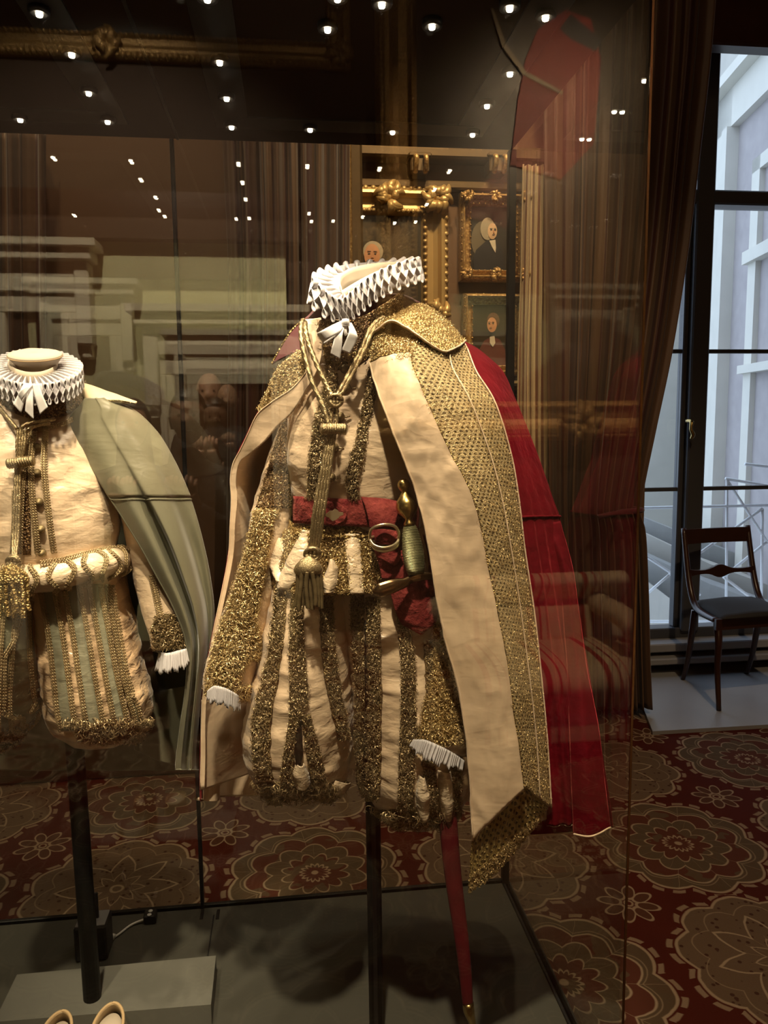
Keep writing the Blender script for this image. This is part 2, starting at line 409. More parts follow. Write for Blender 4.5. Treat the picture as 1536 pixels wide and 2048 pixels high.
def gridmesh(name, G, mat, parent=None, thick=0.0, closed=False, kind=None, label=None, smooth=True, n=None):
    nv, nu = G.shape[:2]
    au = np.concatenate([[0], np.cumsum(np.linalg.norm(np.diff(G, axis=1), axis=-1).mean(0))])
    av = np.concatenate([[0], np.cumsum(np.linalg.norm(np.diff(G, axis=0), axis=-1).mean(1))])
    uv = np.stack(np.meshgrid(au, av), -1).reshape(-1, 2)
    I = np.arange(nv*nu).reshape(nv, nu)
    if closed: a = I[:-1]; b = np.roll(I, -1, 1)[:-1]; c = np.roll(I, -1, 1)[1:]; d = I[1:]
    else: a = I[:-1, :-1]; b = I[:-1, 1:]; c = I[1:, 1:]; d = I[1:, :-1]
    F = np.stack([a, b, c, d], -1).reshape(-1, 4)
    V = G.reshape(-1, 3)
    if thick:
        nn = normals(G, closed) if n is None else n
        V2 = (G - nn*thick).reshape(-1, 3); N = nv*nu
        F2 = F[:, ::-1] + N; parts = [F, F2]
        def rim(L): L = np.asarray(L); return np.stack([L[1:], L[:-1], L[:-1]+N, L[1:]+N], -1)
        top = list(I[0]) + ([I[0, 0]] if closed else []); bot = list(I[-1]) + ([I[-1, 0]] if closed else [])
        parts += [rim(top), rim(bot)[:, ::-1]]
        if not closed: parts += [rim(I[:, 0])[:, ::-1], rim(I[:, -1])]
        F = np.concatenate(parts); V = np.concatenate([V, V2]); uv = np.concatenate([uv, uv])
    return mk(name, V, F, mat, parent, uv, smooth, kind, label)
def rows(R): return np.array([[P(*q) for q in r_] for r_ in R])
def sheet(name, R, mat, parent, nv=60, nu=24, thick=.0015, amp=0, fr=(8, 8, 3), ridge=False, kind=None, label=None, off=0, extra=None):
    G = cr(cr(rows(R), nv, 0), nu, 1)
    if amp: G = disp(G, amp, fr, ridge=ridge)
    if extra: G = extra(G)
    if off: G = G + normals(G)*off
    o = gridmesh(name, G, mat, parent, thick, kind=kind, label=label); o_G[o.name] = G; return o, G
o_G = {}
class Loft:     # horizontal rings: (py, px left, px right, depth centre, half depth[, tilt])
    def __init__(s, R):
        s.R = np.array([list(r_)+[0]*(6-len(r_)) for r_ in R], float); s.y0 = s.R[0, 0]; s.y1 = s.R[-1, 0]
    def at(s, py):
        R = s.R; k = np.interp(py, R[:, 0], np.arange(len(R))); n_ = 400
        D = cr(R, n_); t = k/(len(R)-1)*(n_-1); i0 = np.floor(t).astype(int); i0 = np.minimum(i0, n_-2); f = (t-i0)[..., None]
        return D[i0]*(1-f)+D[i0+1]*f
    def pt(s, px, py, th=None, off=0):
        if th is not None: return s._pt(px, py, th, off)
        px = np.asarray(px, float); py = np.asarray(py, float); a_, b_ = px.copy(), py.copy()
        for _ in range(6):
            Q = s._pt(a_, b_, None, off); qx, qy = pxy(Q); a_ = a_+.8*(px-qx); b_ = b_+.8*(py-qy)
        return s._pt(a_, b_, None, off)
    def _pt(s, px, py, th=None, off=0):
        px = np.asarray(px, float); py = np.asarray(py, float); q = s.at(py)
        cx = (q[..., 1]+q[..., 2])/2; a = (q[..., 2]-q[..., 1])/2
        if th is None: th = np.arccos(np.clip((px-cx)/a, -.995, .995))
        w_ = q[..., 3]; yy = py + q[..., 5]*(a*np.cos(th))
        d = _f*FPX + (cx-768)[..., None]*_r - (yy-1024)[..., None]*_u
        Cn = _o + d*(w_/d[..., 1])[..., None]
        sc = w_/cos(YAW)/FPX/.98
        wf = w_ - .85*q[..., 4]; Cn[..., 2] = (_o + d*(wf/d[..., 1])[..., None])[..., 2]
        X_ = (a*sc + off)*np.cos(th); Y_ = -(q[..., 4]+off)*np.sin(th)
        # local right axis follows the camera-facing direction
        return Cn + X_[..., None]*_r0 + Y_[..., None]*np.array([sin(YAW), cos(YAW), 0])
    def full(s, nv, nu, off=0):
        py = np.linspace(s.y0, s.y1, nv); th = np.arange(nu)/nu*2*pi
        PY, TH = np.meshgrid(py, th, indexing='ij'); return s.pt(PY*0, PY, TH, off)
    def patch(s, E, nv, nu, off=.002, wob=0, seed=0):   # E: (py, px left, px right)
        E = np.array(E, float); py = np.linspace(E[0, 0], E[-1, 0], nv)
        l = np.interp(py, E[:, 0], E[:, 1]); r_ = np.interp(py, E[:, 0], E[:, 2])
        if wob:
            l = l + wob*pn(np.stack([py*.09, py*0+seed, py*0], -1)); r_ = r_ + wob*pn(np.stack([py*.09, py*0+seed+9.3, py*0], -1))
        t = np.linspace(0, 1, nu); PX = l[:, None]*(1-t)+r_[:, None]*t; PY = np.repeat(py[:, None], nu, 1)
        return s.pt(PX, PY, None, off)
def curls(name, Gs, n_, mat, parent, r=(.0018, .0048), wd=.00038, lift=.0015, K=6, label=None):
    """loose gilt thread: n_ small curled ribbons scattered over the grids"""
    if not isinstance(Gs, list): Gs = [Gs]
    ar = [np.linalg.norm(np.cross(g[1:, :-1]-g[:-1, :-1], g[:-1, 1:]-g[:-1, :-1]), axis=-1) for g in Gs]
    flat = np.concatenate([a.ravel() for a in ar]); pr = flat/flat.sum(); pick = rng.choice(len(flat), n_, p=pr)
    A = np.concatenate([g[:-1, :-1].reshape(-1, 3) for g in Gs]); U_ = np.concatenate([(g[:-1, 1:]-g[:-1, :-1]).reshape(-1, 3) for g in Gs])
    V_ = np.concatenate([(g[1:, :-1]-g[:-1, :-1]).reshape(-1, 3) for g in Gs]); NN = np.concatenate([normals(g)[:-1, :-1].reshape(-1, 3) for g in Gs])
    a, b = rng.random((2, n_, 1)); c = A[pick]+U_[pick]*a+V_[pick]*b; nn = NN[pick]
    e1 = rng.normal(size=(n_, 3)); e1 -= nn*(e1*nn).sum(1, keepdims=True)*.6; e1 /= np.linalg.norm(e1, axis=1)[:, None]
    e2 = nn + rng.normal(size=(n_, 3))*.7; e2 -= e1*(e1*e2).sum(1, keepdims=True); e2 /= np.linalg.norm(e2, axis=1)[:, None]
    e3 = np.cross(e1, e2); rad = rng.uniform(*r, (n_, 1)); t0 = rng.uniform(0, 2*pi, (n_, 1)); arc = rng.uniform(1.8, 5.0, (n_, 1))
    c = c + nn*(lift*rng.random((n_, 1)) + rad*.3)
    V = []
    for k in range(K):
        t = t0+arc*k/(K-1); q = c + rad*(np.cos(t)*e1+np.sin(t)*e2) + e3*wd*2*(k/(K-1)-.5)
        V.append(q-e3*wd/1); V.append(q+e3*wd/1)
    V = np.stack(V, 1).reshape(-1, 3); base = (np.arange(n_)*2*K)[:, None]
    F = np.concatenate([base+np.array([2*k, 2*k+1, 2*k+3, 2*k+2]) for k in range(K-1)])
    o = mk(name, V, F, mat, parent, kind='stuff', label=label); return o
def tubepts(path, rad, seg=10, n_=None, twist=0, lobes=0, lobe=.15, closed=False):
    p = np.asarray(path, float)
    if n_: p = cr(p, n_, closed=closed)
    rad = np.interp(np.linspace(0, 1, len(p)), np.linspace(0, 1, len(np.atleast_1d(rad))), np.atleast_1d(rad))
    T = np.gradient(p, axis=0); 
    if closed: T = np.roll(p, -1, 0)-np.roll(p, 1, 0)
    T /= np.maximum(np.linalg.norm(T, axis=1), 1e-9)[:, None]
    ref = np.array([0, -1, .15]); 
    if abs((T*ref).sum(1)).max() > .9: ref = np.array([1., .1, .2])
    A = np.cross(T, ref); A /= np.linalg.norm(A, axis=1)[:, None]; B = np.cross(T, A)
    th = np.arange(seg)/seg*2*pi; s = np.arange(len(p))[:, None]
    rr_ = rad[:, None]*(1 + (lobe*np.cos(lobes*th[None]+twist*s) if lobes else 0))
    return p[:, None] + A[:, None]*(np.cos(th)[None, :, None]*rr_[..., None]) + B[:, None]*(np.sin(th)[None, :, None]*rr_[..., None])
def capped(G, closed_path=False):
    nv, nu = G.shape[:2]; I = np.arange(nv*nu).reshape(nv, nu); b = np.roll(I, -1, 1)
    if closed_path:
        J = np.roll(I, -1, 0); F = np.stack([I, b, np.roll(b, -1, 0), J], -1).reshape(-1, 4).tolist()
    else:
        F = np.stack([I[:-1], b[:-1], b[1:], I[1:]], -1).reshape(-1, 4).tolist()
        F += [list(map(int, I[0][::-1])), list(map(int, I[-1]))]
    return G.reshape(-1, 3), F
def tube(name, path, rad, mat, parent=None, seg=10, n_=None, label=None, kind=None, closed=False, **k):
    V, F = capped(tubepts(path, rad, seg, n_, closed=closed, **k), closed); return mk(name, V, F, mat, parent, label=label, kind=kind)
def joined(name, parts, mat, parent=None, kind=None, smooth=True, label=None):
    V = []; F = []; o_ = 0
    for v, f in parts:
        V.append(np.asarray(v, float)); F += [[int(q)+o_ for q in a] for a in (f.tolist() if isinstance(f, np.ndarray) else f)]; o_ += len(v)
    return mk(name, np.concatenate(V), F, mat, parent, kind=kind, smooth=smooth, label=label)
def tubes(name, L, mat, parent=None, seg=8, kind=None, label=None):
    return joined(name, [capped(tubepts(np.array(p), r_, seg, n_)) for p, r_, n_ in L], mat, parent, kind, True, label)
def boxg(a, b, bev=0):
    a = np.array(a, float); b = np.array(b, float); lo = np.minimum(a, b); hi = np.maximum(a, b)
    if bev <= 0:
        V = [(x, y, z) for x in (lo[0], hi[0]) for y in (lo[1], hi[1]) for z in (lo[2], hi[2])]
        F = [(0, 1, 3, 2), (4, 6, 7, 5), (0, 4, 5, 1), (2, 3, 7, 6), (0, 2, 6, 4), (1, 5, 7, 3)]; return np.array(V), F
    bev = min(bev, .45*(hi-lo).min()); V = []
    c = (lo+hi)/2; h = (hi-lo)/2
    for sx in (-1, 1):
        for sy in (-1, 1):
            for sz in (-1, 1):
                for ax in range(3):
                    q = h.copy()-bev; q[ax] = h[ax]; V.append(c+q*np.array([sx, sy, sz]))
    idx = lambda sx, sy, sz, ax: ((sx*4+sy*2+sz)*3+ax)
    F = []
    for ax in range(3):
        o1, o2 = [k for k in range(3) if k != ax]
        for s in (0, 1):
            cs = []
            for (p_, q_) in ((0, 0), (1, 0), (1, 1), (0, 1)):
                t = [0, 0, 0]; t[ax] = s; t[o1] = p_; t[o2] = q_; cs.append(idx(*t, ax))
            F.append(cs if (s == 1) == (ax != 1) else cs[::-1])
    for ax in range(3):      # bevel edges
        o1, o2 = [k for k in range(3) if k != ax]
        for p_ in (0, 1):
            for q_ in (0, 1):
                t0 = [0, 0, 0]; t0[o1] = p_; t0[o2] = q_; t1 = list(t0); t1[ax] = 1
                F.append([idx(*t0, o1), idx(*t0, o2), idx(*t1, o2), idx(*t1, o1)])
    for sx in (0, 1):
        for sy in (0, 1):
            for sz in (0, 1): F.append([idx(sx, sy, sz, k) for k in range(3)])
    return np.array(V), F
def box(name, a, b, mat, parent=None, bev=.002, label=None, kind=None):
    V, F = boxg(a, b, bev); o = mk(name, V, F, mat, parent, smooth=False, label=label, kind=kind); fixn(o); return o
def boxes(name, L, mat, parent=None, bev=.002, kind=None, label=None):
    o = joined(name, [boxg(a, b, bev) for a, b in L], mat, parent, kind, False, label); fixn(o); return o
import bmesh
def fixn(o):
    bm = bmesh.new(); bm.from_mesh(o.data); bmesh.ops.recalc_face_normals(bm, faces=bm.faces); bm.to_mesh(o.data); bm.free()
def lathe(prof, c, axis=(0, 0, 1), seg=20, sq=1.0):
    """prof: (radius, height along axis)"""
    ax = np.array(axis, float); ax /= np.linalg.norm(ax); t = np.array([0, 1, 0]) if abs(ax[1]) < .9 else np.array([1, 0, 0])
    e1 = np.cross(t, ax); e1 /= np.linalg.norm(e1); e2 = np.cross(ax, e1); th = np.arange(seg)/seg*2*pi
    G = np.array([[np.array(c)+ax*h+e1*r_*cos(a)+e2*r_*sq*sin(a) for a in th] for r_, h in prof]); return capped(G)
def lath(name, prof, c, mat, parent=None, axis=(0, 0, 1), seg=20, label=None, sq=1.0):
    V, F = lathe(prof, c, axis, seg, sq); return mk(name, V, F, mat, parent, label=label)
def extr(pts, d):    # polygon of 3-D points pushed along d
    pts = np.asarray(pts, float); n_ = len(pts); V = np.concatenate([pts, pts+np.array(d)])
    F = [list(range(n_))[::-1], list(range(n_, 2*n_))] + [[i_, (i_+1) % n_, (i_+1) % n_+n_, i_+n_] for i_ in range(n_)]
    return V, F
def prism(name, pts, d, mat, parent=None, label=None, kind=None):
    V, F = extr(pts, d); o = mk(name, V, F, mat, parent, smooth=False, label=label, kind=kind); fixn(o); return o
def struct(o): o['kind'] = 'structure'; return o
# ================================================================ THE ROOM
XL, XR, YR, ZC = -3.6, 4.4, -3.0, 4.5
YB, YBL, YW = 3.6, 3.15, 4.15
XC = P(722, 840, YBL)[0]; XJ = 1.74
fl = struct(box('floor', (XL-.1, YR-.1, -.12), (XR+.1, YW+.3, 0), 'carpet', None, 0))
fl['label'] = 'red carpet with cream medallions and small eight-petalled flowers'
struct(box('ceiling', (XL-.1, YR-.1, ZC), (XR+.1, YW+.3, ZC+.12), 'ceil', None, 0))
struct(box('wall_left', (XL-.12, YR-.1, 0), (XL, YW, ZC), 'wall_brown', None, 0))
struct(box('wall_right', (XR, YR-.1, 0), (XR+.12, YW+.1, ZC), 'wall_brown', None, 0))
struct(box('wall_back_left', (XL, YBL, 0), (XC, YB+.12, ZC), 'wall_brown', None, 0))
wbr = struct(box('wall_back_right', (XC, YB, 0), (XJ-.1, YB+.12, ZC), 'wall_brown', None, 0))
struct(box('wall_window_side', (XJ-.12, YB, 0), (XJ, YW+.12, ZC), 'wall_brown', None, 0))
# rear wall: brown above, pale green below the beam on its left half
zg = PB(300, 560, YR)[2]; xg0 = PB(60, 700, YR)[0]; xg1 = PB(575, 700, YR)[0]
wr = struct(box('wall_rear', (XL, YR-.12, 0), (XR, YR, ZC), 'wall_dark', None, 0))
box('green_panel', (xg0, YR, 0), (xg1, YR+.02, zg), 'wall_green', wr, 0)
boxes('beam', [((xg0-.1, YR, zg), (xg1+.1, YR+.12, zg+.18)), ((xg0-.1, YR, zg+.18), (xg1+.1, YR+.07, zg+.3))], 'dark_wood', wr)
# cornice and dado of the back wall
struct(box('trim_1', (XC, YB-.10, P(860, 330, YB)[2]), (XJ-.12, YB, P(860, 303, YB)[2]), 'dull_gilt', None, .01))
struct(box('trim_2', (XC, YB-.06, P(860, 385, YB)[2]), (XJ-.12, YB, P(860, 368, YB)[2]), 'dull_gilt', None, .008))
t3 = struct(box('trim_3', (XC, YB-.05, P(1180, 1112, YB)[2]), (XJ-.12, YB, P(1180, 1075, YB)[2]), 'dark_wood', None, .01))
box('moulding', (XC, YB-.065, P(1180, 1098, YB)[2]), (XJ-.12, YB-.05, P(1180, 1088, YB)[2]), 'dull_gilt', t3, .003)
struct(box('baseboard_back', (XC, YB-.03, 0), (XJ-.12, YB, .18), 'dark_wood', None, .01))
struct(box('baseboard_left', (XL, YBL-.03, 0), (XC, YBL, .18), 'dark_wood', None, .01))
# carved brackets in the cornice
for k, px in enumerate((832, 985)):
    a = P(px-18, 372, YB); b = P(px+18, 322, YB)
    t = thing('bracket', ['gilt carved bracket under the cornice above the large portrait', 'gilt carved bracket under the cornice above the white-haired portrait'][k], 'bracket', (a[0]/2+b[0]/2, YB-.03, a[2]), 'gilt brackets under the cornice')
    boxes('scroll_block', [((a[0], YB-.11, a[2]+.03), (b[0], YB, b[2])), ((a[0]-.01, YB-.12, b[2]-.02), (b[0]+.01, YB, b[2]))], 'dull_gilt', t, .006)
    tubes('scroll', [([(q, YB-.12, b[2]-.02), (q, YB-.15, (a[2]+b[2])/2+.02), (q, YB-.12, a[2]+.03), (q, YB-.09, a[2]+.05)], .011, 16) for q in (a[0]+.02, b[0]-.02)], 'gilt', t)
# gilded upright at the wall corner
a = P(703, 900, YBL); b = P(722, 300, YBL)
struct(box('trim_4', (a[0], YBL-.05, 0), (b[0], YBL, ZC), 'dull_gilt', None, .01))
tubes('twisted_edge', [([(a[0], YBL-.055, .2), (a[0], YBL-.055, ZC-.3)], .012, 40)], 'gilt', bpy.data.objects['trim_4'])

# ---- picture frames
def frame_pic(name, label, x0, x1, z0, z1, y, wd, mat='gilt', canvas='canvas', face=-1, carved=True, group=None, dpt=.07, rail=None):
    """face -1: hangs on a wall at y and looks toward -y; +1 the other way"""
    t = thing(name, label, 'painting', ((x0+x1)/2, y, z0), group)
    s = face
    if canvas: box('canvas', (x0+wd*.8, y+s*.004, z0+wd*.8), (x1-wd*.8, y+s*.02, z1-wd*.8), canvas, t, 0)
    def mitre(p, q, inx, inz, nm):
        prof = [(0, 0), (0, dpt*.55), (.10, dpt*.8), (.20, dpt*.95), (.30, dpt), (.40, dpt*.6), (.55, dpt*.42), (.75, dpt*.5), (.85, dpt*.62), (.93, dpt*.5), (1, dpt*.25), (1, 0)]
        V = []
        for (cx_, cz_, sx_, sz_) in (p, q):
            for f_, d_ in prof: V.append((cx_+sx_*f_*wd, y+s*d_, cz_+sz_*f_*wd))
        n_ = len(prof); F = [[i_, (i_+1) % n_, (i_+1) % n_+n_, i_+n_] for i_ in range(n_)] + [list(range(n_))[::-1], list(range(n_, 2*n_))]
        o = mk(nm, V, F, mat, t, smooth=False); fixn(o); return o
    c = [(x0, z0, 1, 1), (x1, z0, -1, 1), (x1, z1, -1, -1), (x0, z1, 1, -1)]
    for k in range(4): mitre(c[k], c[(k+1) % 4], 0, 0, 'frame_rail')
    # beaded sight edge
    def beads(p, q, n_, r_, nm='bead_moulding', fy=dpt*.62):
        L = []
        for k in range(n_):
            f_ = (k+.5)/n_; xx = p[0]*(1-f_)+q[0]*f_; zz = p[1]*(1-f_)+q[1]*f_
            L.append(lathe([(0, -r_), (r_*.8, -r_*.6), (r_, 0), (r_*.8, r_*.6), (0, r_)], (xx, y+s*fy, zz), (0, 0, 1), 6))
        return joined(nm, L, mat, t, 'stuff')
    i_ = wd*.86
    nx = max(6, int((x1-x0)/.035)); nz = max(6, int((z1-z0)/.035))
    for p, q, n_ in (((x0+i_, z0+i_), (x1-i_, z0+i_), nx), ((x0+i_, z1-i_), (x1-i_, z1-i_), nx), ((x0+i_, z0+i_), (x0+i_, z1-i_), nz), ((x1-i_, z0+i_), (x1-i_, z1-i_), nz)):
        beads(p, q, n_, min(.016, wd*.09))
    i_ = wd*.12
    for p, q, n_ in (((x0+i_, z0+i_), (x1-i_, z0+i_), nx), ((x0+i_, z1-i_), (x1-i_, z1-i_), nx), ((x0+i_, z0+i_), (x0+i_, z1-i_), nz), ((x1-i_, z0+i_), (x1-i_, z1-i_), nz)):
        beads(p, q, n_, min(.02, wd*.11), fy=dpt*.75)
    if carved:      # scrolled leaf clusters on corners and centres
        pts = [(x0, z0), (x1, z0), (x1, z1), (x0, z1), ((x0+x1)/2, z1), ((x0+x1)/2, z0)] + ([(x0, (z0+z1)/2), (x1, (z0+z1)/2)] if (z1-z0) > .8 else [])
        for k, (cx_, cz_) in enumerate(pts):
            mxx = (x0+x1)/2; mz = (z0+z1)/2
            ux = np.sign(mxx-cx_)*wd*.45 if abs(cx_-mxx) > .01 else 0; uz = np.sign(mz-cz_)*wd*.45 if abs(cz_-mz) > .01 else 0
            cx2, cz2 = cx_+ux, cz_+uz; L = []
            rk = np.random.default_rng(k+int(wd*1000))
            for q in range(17):      # acanthus leaves round a boss
                a0 = q*2*pi/17 + k; R_ = wd*rk.uniform(.35, .62); tw_ = rk.uniform(-1.6, 1.6)
                path = [(cx2+cos(a0+u_*tw_)*R_*(.12+.88*u_), y+s*(dpt*(.8+.45*sin(u_*2.6))), cz2+sin(a0+u_*tw_)*R_*(.12+.88*u_)) for u_ in np.linspace(0, 1, 6)]
                L.append(capped(tubepts(path, [wd*.04, wd*.13, wd*.17, wd*.12, wd*.05], 6, 12)))
            L.append(lathe([(0, 0), (wd*.2, .003), (wd*.14, .02), (.0, .03)], (cx2, y+s*dpt*.9, cz2), (0, s, 0), 10))
            joined('carved_scroll', L, mat, t)
    return t
def blob(name, cx, cz, rx, rz, y, mat, parent, face=-1, n_=20, dome=.004, tilt=0, f=None):
    V = [(cx, y+face*dome, cz)]; F = []
    for rr_ in (.6, 1.0):
        for k in range(n_):
            a_ = k*2*pi/n_; e = (f(a_) if f else 1); X_ = rx*rr_*cos(a_)*e; Z_ = rz*rr_*sin(a_)*e
            V.append((cx+X_*cos(tilt)-Z_*sin(tilt), y+face*dome*(1-rr_*.8), cz+X_*sin(tilt)+Z_*cos(tilt)))
    for k in range(n_): k2 = (k+1) % n_; F.append([0, 1+k, 1+k2]); F.append([1+k, 1+n_+k, 1+n_+k2, 1+k2])
    return mk(name, V, F, mat, parent)
def poly(name, pts, y, mat, parent, face=-1, th=.003):
    return prism(name, [(x_, y, z_) for x_, z_ in pts], (0, face*th, 0), mat, parent)
def pp(L, y): return [(P(a_, b_, y)[0], P(a_, b_, y)[2]) for a_, b_ in L]
# 1. large portrait behind the ruff
x0 = P(655, 500, YB)[0]; x1 = P(893, 500, YB)[0]; z1 = P(800, 378, YB)[2]; z0 = P(800, 690, YB)[2]-.45
yb = YB-.004
t1 = frame_pic('painting', 'large gilt framed portrait of a grey-haired man, just above the white ruff', x0, x1, z0, z1, yb, .125, mat='gilt_flat')
yc = YB-.03
blob('painted_hair', *pp([(746, 503)], yc)[0], .046, .046, yc, 'paint_grey', t1)
fx_, fz_ = pp([(744, 510)], yc)[0]
blob('painted_face', fx_, fz_-.004, .036, .052, yc-.005, 'paint_skin', t1)
for s_ in (-1, 1):
    blob('painted_eye', fx_+s_*.014, fz_+.004, .006, .003, yc-.0095, 'paint_black', t1, n_=8, dome=.001)
    blob('painted_brow', fx_+s_*.014, fz_+.014, .010, .0025, yc-.0095, 'paint_brown', t1, n_=8, dome=.001)
poly('painted_nose', [(fx_-.004, fz_+.004), (fx_+.003, fz_+.004), (fx_+.006, fz_-.014), (fx_-.006, fz_-.014)], yc-.0095, 'paint_skin', t1, th=.002)
blob('painted_mouth', fx_, fz_-.026, .011, .003, yc-.0095, 'paint_maroon', t1, n_=8, dome=.001)
poly('painted_coat', [(fx_-.15, z0+.11), (fx_+.26, z0+.11), (fx_+.20, fz_-.13), (fx_+.08, fz_-.06), (fx_-.07, fz_-.06), (fx_-.15, fz_-.12)], yc, 'paint_black', t1)
# 2. upper right portrait, white wig
x0 = P(916, 500, YB)[0]; x1 = P(1048, 500, YB)[0]; z1 = P(980, 392, YB)[2]; z0 = P(980, 566, YB)[2]
t2 = frame_pic('painting', 'gilt framed portrait of a white-haired man in a black coat beside the case corner', x0, x1, z0, z1, yb, .055, canvas='canvas2', group=None)
blob('painted_glow', *pp([(966, 480)], yc)[0], .055, .085, yc+.002, 'paint_haze', t2, dome=.001)
poly('painted_coat', pp([(948, 545), (946, 520), (952, 500), (972, 482), (986, 478), (1002, 494), (1008, 520), (1008, 545)], yc), yc, 'paint_black', t2)
blob('painted_hair', *pp([(975, 458)], yc)[0], .034, .050, yc-.003, 'paint_grey', t2)
blob('painted_face', *pp([(984, 463)], yc)[0], .022, .036, yc-.007, 'paint_pale', t2)
fx_, fz_ = pp([(985, 463)], yc)[0]
for s_ in (-1, 1): (blob('painted_eye', fx_+s_*.009, fz_+.005, .005, .0026, yc-.0115, 'paint_black', t2, n_=8, dome=.001), blob('painted_brow', fx_+s_*.009, fz_+.012, .007, .002, yc-.0115, 'paint_grey', t2, n_=8, dome=.001))
poly('painted_nose', [(fx_, fz_+.002), (fx_+.004, fz_+.002), (fx_+.006, fz_-.009), (fx_, fz_-.009)], yc-.0115, 'paint_skin', t2, th=.002)
blob('painted_mouth', fx_+.002, fz_-.016, .007, .0022, yc-.0115, 'paint_maroon', t2, n_=8, dome=.001)
poly('painted_cravat', pp([(978, 482), (990, 480), (991, 496), (990, 506), (984, 496)], yc), yc-.004, 'paint_white', t2)
# 3. lower right portrait, brown hair
x0 = P(922, 660, YB)[0]; x1 = P(1044, 660, YB)[0]; z1 = P(980, 590, YB)[2]; z0 = P(980, 752, YB)[2]
t3_ = frame_pic('painting', 'gilt framed portrait of a dark-haired man in a maroon coat, below the white-haired portrait', x0, x1, z0, z1, yb, .050, canvas='canvas', carved=False)
poly('painted_coat', pp([(955, 732), (958, 700), (968, 682), (984, 672), (1000, 680), (1010, 700), (1012, 732)], yc), yc, 'paint_maroon', t3_)
blob('painted_hair', *pp([(986, 641)], yc)[0], .030, .036, yc-.003, 'paint_brown', t3_)
blob('painted_face', *pp([(983, 650)], yc)[0], .023, .034, yc-.007, 'paint_skin', t3_)
fx_, fz_ = pp([(981, 650)], yc)[0]
for s_ in (-1, 1): (blob('painted_eye', fx_+s_*.009, fz_+.005, .005, .0026, yc-.0115, 'paint_black', t3_, n_=8, dome=.001), blob('painted_brow', fx_+s_*.009, fz_+.012, .007, .002, yc-.0115, 'paint_brown', t3_, n_=8, dome=.001))
poly('painted_nose', [(fx_-.003, fz_+.002), (fx_+.002, fz_+.002), (fx_+.001, fz_-.009), (fx_-.005, fz_-.009)], yc-.0115, 'paint_skin', t3_, th=.002)
blob('painted_mouth', fx_-.002, fz_-.016, .007, .0022, yc-.0115, 'paint_maroon', t3_, n_=8, dome=.001)
poly('painted_cravat', pp([(979, 674), (988, 672), (990, 686), (985, 694), (979, 686)], yc), yc-.004, 'paint_white', t3_)
# small gilt frame lower still, its right end shows beside the cloak
x0 = P(940, 860, YB)[0]; x1 = P(1094, 860, YB)[0]; z1 = P(1050, 762, YB)[2]; z0 = P(1050, 1000, YB)[2]
frame_pic('painting', 'plain gilt frame low on the wall, its edge showing past the red cloak', x0, x1, z0, z1, yb, .045, mat='gilt_flat', canvas='canvas2', carved=False)

# ---- curtains
def curtain(name, label, rws, folds, mat, depth, y0, parent=None, nv=50, group=None, phase=0, cat='curtain'):
    R = cr(rows([[(l, py, y0), (r_, py, y0)] for py, l, r_ in rws]), nv, 0)
    nu = folds*12; t = np.linspace(0, 1, nu); v = np.linspace(0, 1, nv)
    tw = t + .012*np.sin(t*21+phase)
    G = R[:, :1]*(1-t)[None, :, None] + R[:, 1:]*t[None, :, None]
    ph = 2*pi*folds*tw[None] + .5*np.sin(v*3+phase)[:, None]
    G[..., 1] += depth*(np.sin(ph)*.7+.3*np.sin(ph*1.7+1+phase)) + depth*.6*pn(np.stack(np.broadcast_arrays(t[None]*9+phase, v[:, None]*2.5, 0.0), -1))
    o = gridmesh(name, G, mat, None, .006)
    return tag(o, label, cat, group)
curtain('curtain', 'brown striped curtain hanging left of centre between the two costumes', [(250, 446, 700), (560, 458, 700), (900, 455, 702), (1440, 455, 702)], 9, 'curtain', .03, YBL-.09)
curtain('curtain', 'brown striped curtain at the far left edge above the left ruff', [(250, -260, 92), (900, -250, 96), (1440, -250, 98)], 11, 'curtain', .03, YBL-.09, phase=2)
curtain('curtain', 'cream striped curtain strip put in for a mirrored curtain, right of the small portraits', [(330, 1046, 1100), (560, 1040, 1098), (745, 1036, 1096), (1000, 1036, 1096)], 4, 'curtain_cream', .02, YB-.10, phase=4)  # strip stands in for a reflection of cream curtains
c3 = curtain('curtain', 'long brown striped curtain tied back beside the tall window', [(-120, 1085, 1440), (100, 1088, 1424), (300, 1090, 1402), (500, 1092, 1378), (700, 1095, 1346), (850, 1098, 1314), (960, 1100, 1290), (1020, 1102, 1279), (1070, 1102, 1290), (1200, 1104, 1296), (1320, 1108, 1299), (1418, 1110, 1303)], 12, 'curtain', .035, 3.42, nv=90, phase=1)
tb = P(1278, 1020, 3.36); tube('tieback', [tb+(-.02, .1, .0), tb+(.01, -.01, 0), tb+(-.10, -.05, .0), tb+(-.22, -.06, -.02)], .012, 'velvet_dark', c3, n_=20)

